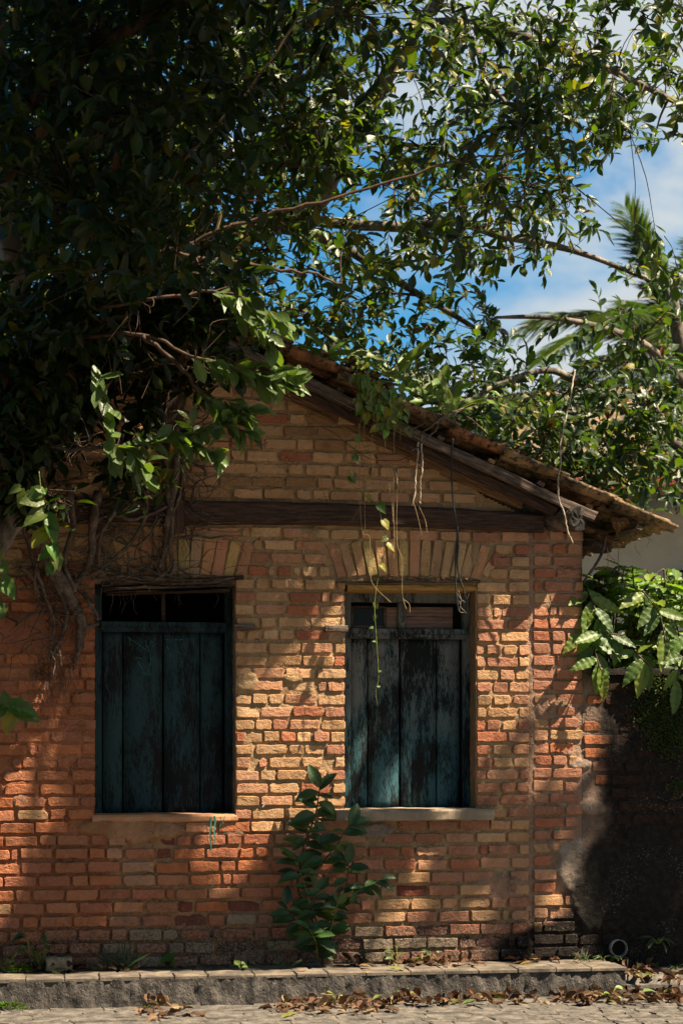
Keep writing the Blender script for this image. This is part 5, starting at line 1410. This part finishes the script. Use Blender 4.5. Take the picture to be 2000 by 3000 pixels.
weed('weed', 'leafy dark green weed at the wall foot near the loose stone', 'weed', 118, 2800, -.05, 14, .075, (.03, .07, .02), stem=.24)
weed('weed', 'low weed at the left frame edge by the wall foot', 'weed', 18, 2805, -.05, 10, .07, (.04, .08, .02), stem=.18)
weed('weed', 'two round green leaves sprouting at the wall foot under the left window', 'weed', 515, 2825, -.06, 4, .075, (.06, .11, .02), hi=HI_HE, stem=.08)
weed('seedling', 'pale green seedling on the edge of the step below the left window', 'seedling', 703, 2838, -.25, 4, .05, (.14, .20, .05), hi=HI_HE, stem=.05)
weed('weed', 'small four-leaved weed under the right window sill', 'weed', 1167, 2808, -.05, 6, .07, (.06, .12, .02), stem=.11)
weed('weed', 'dark mossy sprig right of the four-leaved weed', 'weed', 1262, 2810, -.05, 7, .05, (.03, .07, .015), stem=.08)
weed('seedling', 'lone seedling at the kerb behind the largest leaf pile', 'seedling', 985, 2928, -.49, 4, .055, (.15, .20, .03), stem=.07)
weed('seedling', 'pale seedling in the gutter right of the largest leaf pile', 'seedling', 1185, 2928, -.49, 5, .05, (.15, .20, .03), stem=.06)
weed('seedling', 'yellow-green seedling among the dry leaves at right', 'seedling', 1790, 2945, -.62, 6, .05, (.15, .20, .03), stem=.07)
weed('fern', 'dark fern sprig growing beside the drain pipe mouth', 'fern', 1925, 2765, -.03, 16, .085, (.025, .05, .01), hi=HI_ST, stem=.05, spread=2)
weed('fern', 'small fern tuft at the foot of the mouldy wall left of the drain pipe', 'fern', 1765, 2815, -.05, 9, .05, (.05, .09, .015), hi=HI_ST, stem=.03, spread=2)
weed('fern', 'second small fern tuft near the end of the step', 'fern', 1812, 2818, -.05, 8, .045, (.05, .09, .015), hi=HI_ST, stem=.03, spread=2)
weed('fern', 'creeping fern at the right frame edge by the wall foot', 'fern', 1980, 2805, -.05, 12, .055, (.03, .06, .012), hi=HI_ST, stem=.03, spread=3)
def tuft(name, label, u, v, z, n, size, col, sp):
    b = ground_at(u, v, z); t = thing(name, b, label, 'grass'); lv = Leaves(); rg = random.Random(int(u))
    for k in range(n):
        a = rg.uniform(.35, 2.8); lv.add(b+Vector((rg.gauss(0, sp), rg.gauss(0, .015), 0)), Vector((math.cos(a), rg.uniform(-.5, .1), math.sin(a))).normalized(), Vector((0, -1, .5)), size*rg.uniform(.5, 1.2), tuple(x*rg.uniform(.8, 1.2) for x in col), k)
    lv.deliver(t, 'leaf_soft', GR, GR, 300)
tuft('grass_tuft', 'tuft of grass blades at the wall foot right of the loose stone', 350, 2830, ZT, 34, .17, (.03, .07, .015), .06)
tuft('grass_tuft', 'sparse grass blades at the foot of the sapling, left side', 822, 2835, ZT, 16, .12, (.05, .1, .02), .05)
tuft('grass_tuft', 'short grass at the wall foot near the right end of the step', 1705, 2822, ZT, 18, .09, (.05, .08, .02), .03)
def cushion(name, label, u, v, z, n, sx, sy, col, size=.022):
    b = ground_at(u, v, z); lv = Leaves(); rg = random.Random(int(u+v)); t = thing(name, b, label, 'moss')
    for k in range(n):
        a = rg.uniform(0, 6.28); r_ = math.sqrt(rg.random()); h = .04*(1-r_*r_)
        lv.add(b+Vector((math.cos(a)*r_*sx, math.sin(a)*r_*sy, h)), Vector((math.cos(a), math.sin(a), rg.uniform(0, 1.2))).normalized(), Vector((0, 0, 1))+jit(rg, .6), size*rg.uniform(.6, 1.3), tuple(x*rg.uniform(.7, 1.3) for x in col), k)
    lv.deliver(t, 'leaf_soft', LO_OB, LO_OB, 0)
cushion('moss_cushion', 'bright green cushion plant on the step at far left', 60, 2838, ZT, 240, .07, .05, (.14, .20, .03))
cushion('moss_cushion', 'dark green cushion plant in the gutter at bottom left', 30, 2958, 0.0, 260, .09, .05, (.06, .11, .015))
cushion('moss_cushion', 'tiny green plant on the face of the step below the left window', 588, 2888, .05, 60, .03, .02, (.10, .14, .02))
# moss patches on the garden wall
mo = Leaves(); rg = random.Random(8)
for (u, v, ru, rv, n) in ((1940, 2030, 70, 70, 800), (1960, 2150, 60, 70, 900), (1900, 2090, 50, 40, 350), (1985, 2300, 26, 20, 120), (1930, 1990, 60, 20, 250)):
    for k in range(n):
        uu, vv = rg.gauss(u, ru*.55), rg.gauss(v, rv*.55)
        if uu < 1830 or vv < 1975: continue
        p = P(uu, vv, -.004); a = rg.uniform(0, 6.28); mo.add(p, Vector((math.cos(a)*.8, -.8, math.sin(a)*.8-.3)).normalized(), Vector((0, -1, .5))+jit(rg, .5), rg.uniform(.012, .03), tuple(x*rg.uniform(.6, 1.3) for x in (.045, .07, .008)), k)
mo.deliver(gwall, 'leaf_soft', LO_OB, LO_OB, 0, name='moss')
# drain pipe mouth
b = P(1811, 2778, -.03); dp = thing('drain_pipe', b, 'grey plastic drain pipe mouth at the foot of the mouldy wall', 'pipe')
mb = MB(); n = 28; V = []; F = []
for (r_, yy) in ((.052, -.045), (.058, -.045), (.058, .05), (.052, .05)):
    for k in range(n): a = 6.2832*k/n; V.append((b.x+r_*math.cos(a), yy, b.z+r_*math.sin(a)))
for l in range(4):
    for k in range(n): F.append((l*n+k, l*n+(k+1) % n, ((l+1) % 4)*n+(k+1) % n, ((l+1) % 4)*n+k))
mb.add(V, F); mb.build('pipe_ring', 'pvc', dp)
mb = MB(); mb.add([(b.x+.053*math.cos(6.2832*k/n), -.005, b.z+.053*math.sin(6.2832*k/n)) for k in range(n)], [tuple(range(n))]); mb.build('pipe_dark_disc', 'black_void', dp, smooth=False)  # flat black disc stands in for the shaded inside of the pipe
# loose broken brick on the step
b = ground_at(172, 2838, ZT); mb = MB(); V, F = brick_geo(.17, .085, random.Random(4), .05, .05, .9)
lb = mb; mb.add([(b.x+x, b.y+y_, b.z+.045+z_) for x, y_, z_ in V], F+[tuple(range(len(V)//4, 0, -1))[:0] or (0, 1, 2)], (.33, .2, .12)); tag(mb.build('broken_brick', 'stone'), 'loose chunk of brick lying on the step near the left edge', 'brick')

# dry leaves
DRY = [leaf_template('ellipse', 7, .46, f, c_, cols=5, wave=w_, seed=i) for i, (f, c_, w_) in enumerate(((.5, .35, .3), (.8, -.3, .2), (.3, .6, .35), (-.4, .3, .3)))]
def dcol(rg):
    c = rg.choice([(.10, .055, .03), (.14, .08, .045), (.065, .035, .02), (.20, .135, .075), (.085, .042, .024)]); k = rg.uniform(.75, 1.2)
    if rg.random() < .03: c = (.12, .14, .03)
    return tuple(x*k for x in c)
def dleaf(lv, p, rg, size=.085):
    a = rg.uniform(0, 6.28); lv.add(p, Vector((math.cos(a), math.sin(a), rg.uniform(-.15, .45))).normalized(), (Vector((0, 0, 1))+jit(rg, .75)).normalized(), size*rg.uniform(.7, 1.25), dcol(rg), rg.randrange(4))
def pile(label, regions, seed, size=.085, z=0.0, hgt=.05):
    """regions: (u0, u1, v0, v1, n) in the picture, on the surface at height z"""
    rg = random.Random(seed); lv = Leaves()
    for (u0, u1, v0, v1, n) in regions:
        for k in range(n):
            t = rg.random(); e = 1-abs(2*t-1)**2; u = u0+(u1-u0)*t; v = v0+(v1-v0)*(.5+(rg.random()-.5)*(.35+.65*e))
            p = ground_at(u, v, z); p.z += rg.random()**1.4*hgt*e+.008; dleaf(lv, p, rg, size)
    o = thing('leaf_litter', ground_at(regions[0][0], regions[0][3], z), label, 'leaves'); lv.deliver(o, 'leaf_dry', DRY, DRY, 0, name='dry_leaf')
    for ch in o.children: ch.name = 'dry_leaves'
    return o
pile('largest heap of dry brown leaves on the street below the sapling', [(795, 1150, 2925, 2978, 110), (870, 1080, 2915, 2950, 34)], 1)
pile('small heap of dry leaves on the street below the left window', [(405, 575, 2945, 2990, 34)], 2)
pile('long drift of dry leaves in the gutter towards the right', [(1140, 1330, 2930, 2950, 40), (1300, 1700, 2912, 2948, 95), (1650, 2010, 2910, 2950, 105)], 3)
pile('thin drift of dry leaves along the wall foot on the step, right half', [(1150, 1400, 2815, 2832, 42), (1500, 1700, 2812, 2824, 16), (1000, 1070, 2818, 2832, 10)], 4, .075, ZT, .02)
pile('dry leaves gathered around the loose brick on the step', [(80, 390, 2820, 2846, 40)], 5, .075, ZT, .02)
pile('dry leaves on the low pavement beside the end of the step', [(1825, 1920, 2830, 2872, 34), (1930, 2010, 2856, 2885, 16)], 6, .085, .115, .03)
# litter on the roof
lv = Leaves(); rg = random.Random(66); o = thing('leaf_litter', P(1080, 1100, .1), 'clump of dry pinkish leaves caught on the roof tiles', 'leaves')
for k in range(90):
    u = rg.gauss(1085, 45); p = P(u, 1040, rg.uniform(YV, .35)); p.z = roof_z(p.x)+.02+rg.random()*.05; dleaf(lv, p, rg, .08)
for k in range(60):
    u = rg.uniform(800, 1950); p = P(u, 1040, rg.uniform(YV, .2)); p.z = roof_z(p.x)+.005+rg.random()*.02; dleaf(lv, p, rg, .06)
lv.deliver(o, 'leaf_dry', DRY, DRY, 0); 
for ch in o.children: ch.name = 'dry_leaves'
# single fallen leaves
rg = random.Random(12)
SINGLE = [(1130, 2844, ZT, 'fallen green leaf lying on the step right of the sapling', (.13, .15, .04), .13), (1050, 2836, ZT, 'second pale leaf on the step close to the sapling stem', (.2, .13, .05), .08), (870, 2846, ZT, 'small curled brown leaf on the step edge left of the sapling', (.2, .1, .05), .07),
          (1060, 2852, ZT, 'tan leaf on the front edge of the step', (.25, .16, .08), .06), (820, 2992, 0, 'yellow-green leaf lying flat at the bottom edge of the street', (.16, .16, .03), .11), (1350, 2950, 0, 'green leaf half hidden in the leaf drift, left part', (.09, .12, .03), .1), (1880, 2912, .06, 'large green leaf on the low pavement edge', (.10, .14, .05), .15), (1520, 2834, ZT, 'yellowish leaf lying on the step under the right sill', (.25, .17, .04), .08)]
for (u, v, z, lab, col, sz) in SINGLE:
    p = ground_at(u, v, z); p.z += .014; a = rg.uniform(-.4, .4); V, F, C = DRY[rg.randrange(4)]; V = V*np.array([1, 1, .5])
    tag(link(bpy.data.objects.new('fallen_leaf', npmesh('fallen_leaf', V, F, np.outer(C, np.array(col)), 'leaf_dry')), None, frame_mat(p, Vector((math.cos(a), math.sin(a), .1)), Vector((0, -.2, 1))) @ Matrix.Scale(sz, 4)), lab, 'leaf')

# unseen trees added behind the camera to block the low front sky
rg = random.Random(515); lv = Leaves()
for (cx, cy, cz, rx, rz) in [(-12+4.2*i+rg.uniform(-.8, .8), -21+rg.uniform(-2, 1), (8.0 if i < 5 else 6.2)+rg.uniform(-.6, 1.2), 3.3, 6.5 if i < 5 else 4.6) for i in range(8)]:
    for k in range(1100):
        a = rg.uniform(0, 6.28); b = math.asin(rg.uniform(-1, 1)); q = rg.random()**.4
        p = Vector((cx+math.cos(a)*math.cos(b)*rx*q, cy+math.sin(a)*math.cos(b)*rx*q, cz+math.sin(b)*rz*q))
        lv.add(p, jit(rg, 1)+Vector((0, 0, -.3)), Vector((0, .4, 1))+jit(rg, .8), rg.uniform(.5, .9), tuple(x*rg.uniform(.7, 1.3) for x in (.03, .055, .015)), k)
Vt, Ft, Ct = LO_OB[0]
M = np.array([np.array(q[0])*np.array([[q[1], q[1], q[1], 1]]) for q in lv.items]); X = np.einsum('nij,vj->nvi', M[:, :3, :3], Vt)+M[:, None, :3, 3]; n, v_ = X.shape[:2]
me = npmesh('street_trees', X.reshape(-1, 3), (Ft[None]+(np.arange(n)*v_)[:, None, None]).reshape(-1, 4), (np.array([q[2] for q in lv.items])[:, None, :]*Ct[None, :, None]).reshape(-1, 3), 'leaf_gloss')
tag(link(bpy.data.objects.new('street_trees', me)), 'unseen leafy trees added behind the camera to block the low sky', kind='stuff')
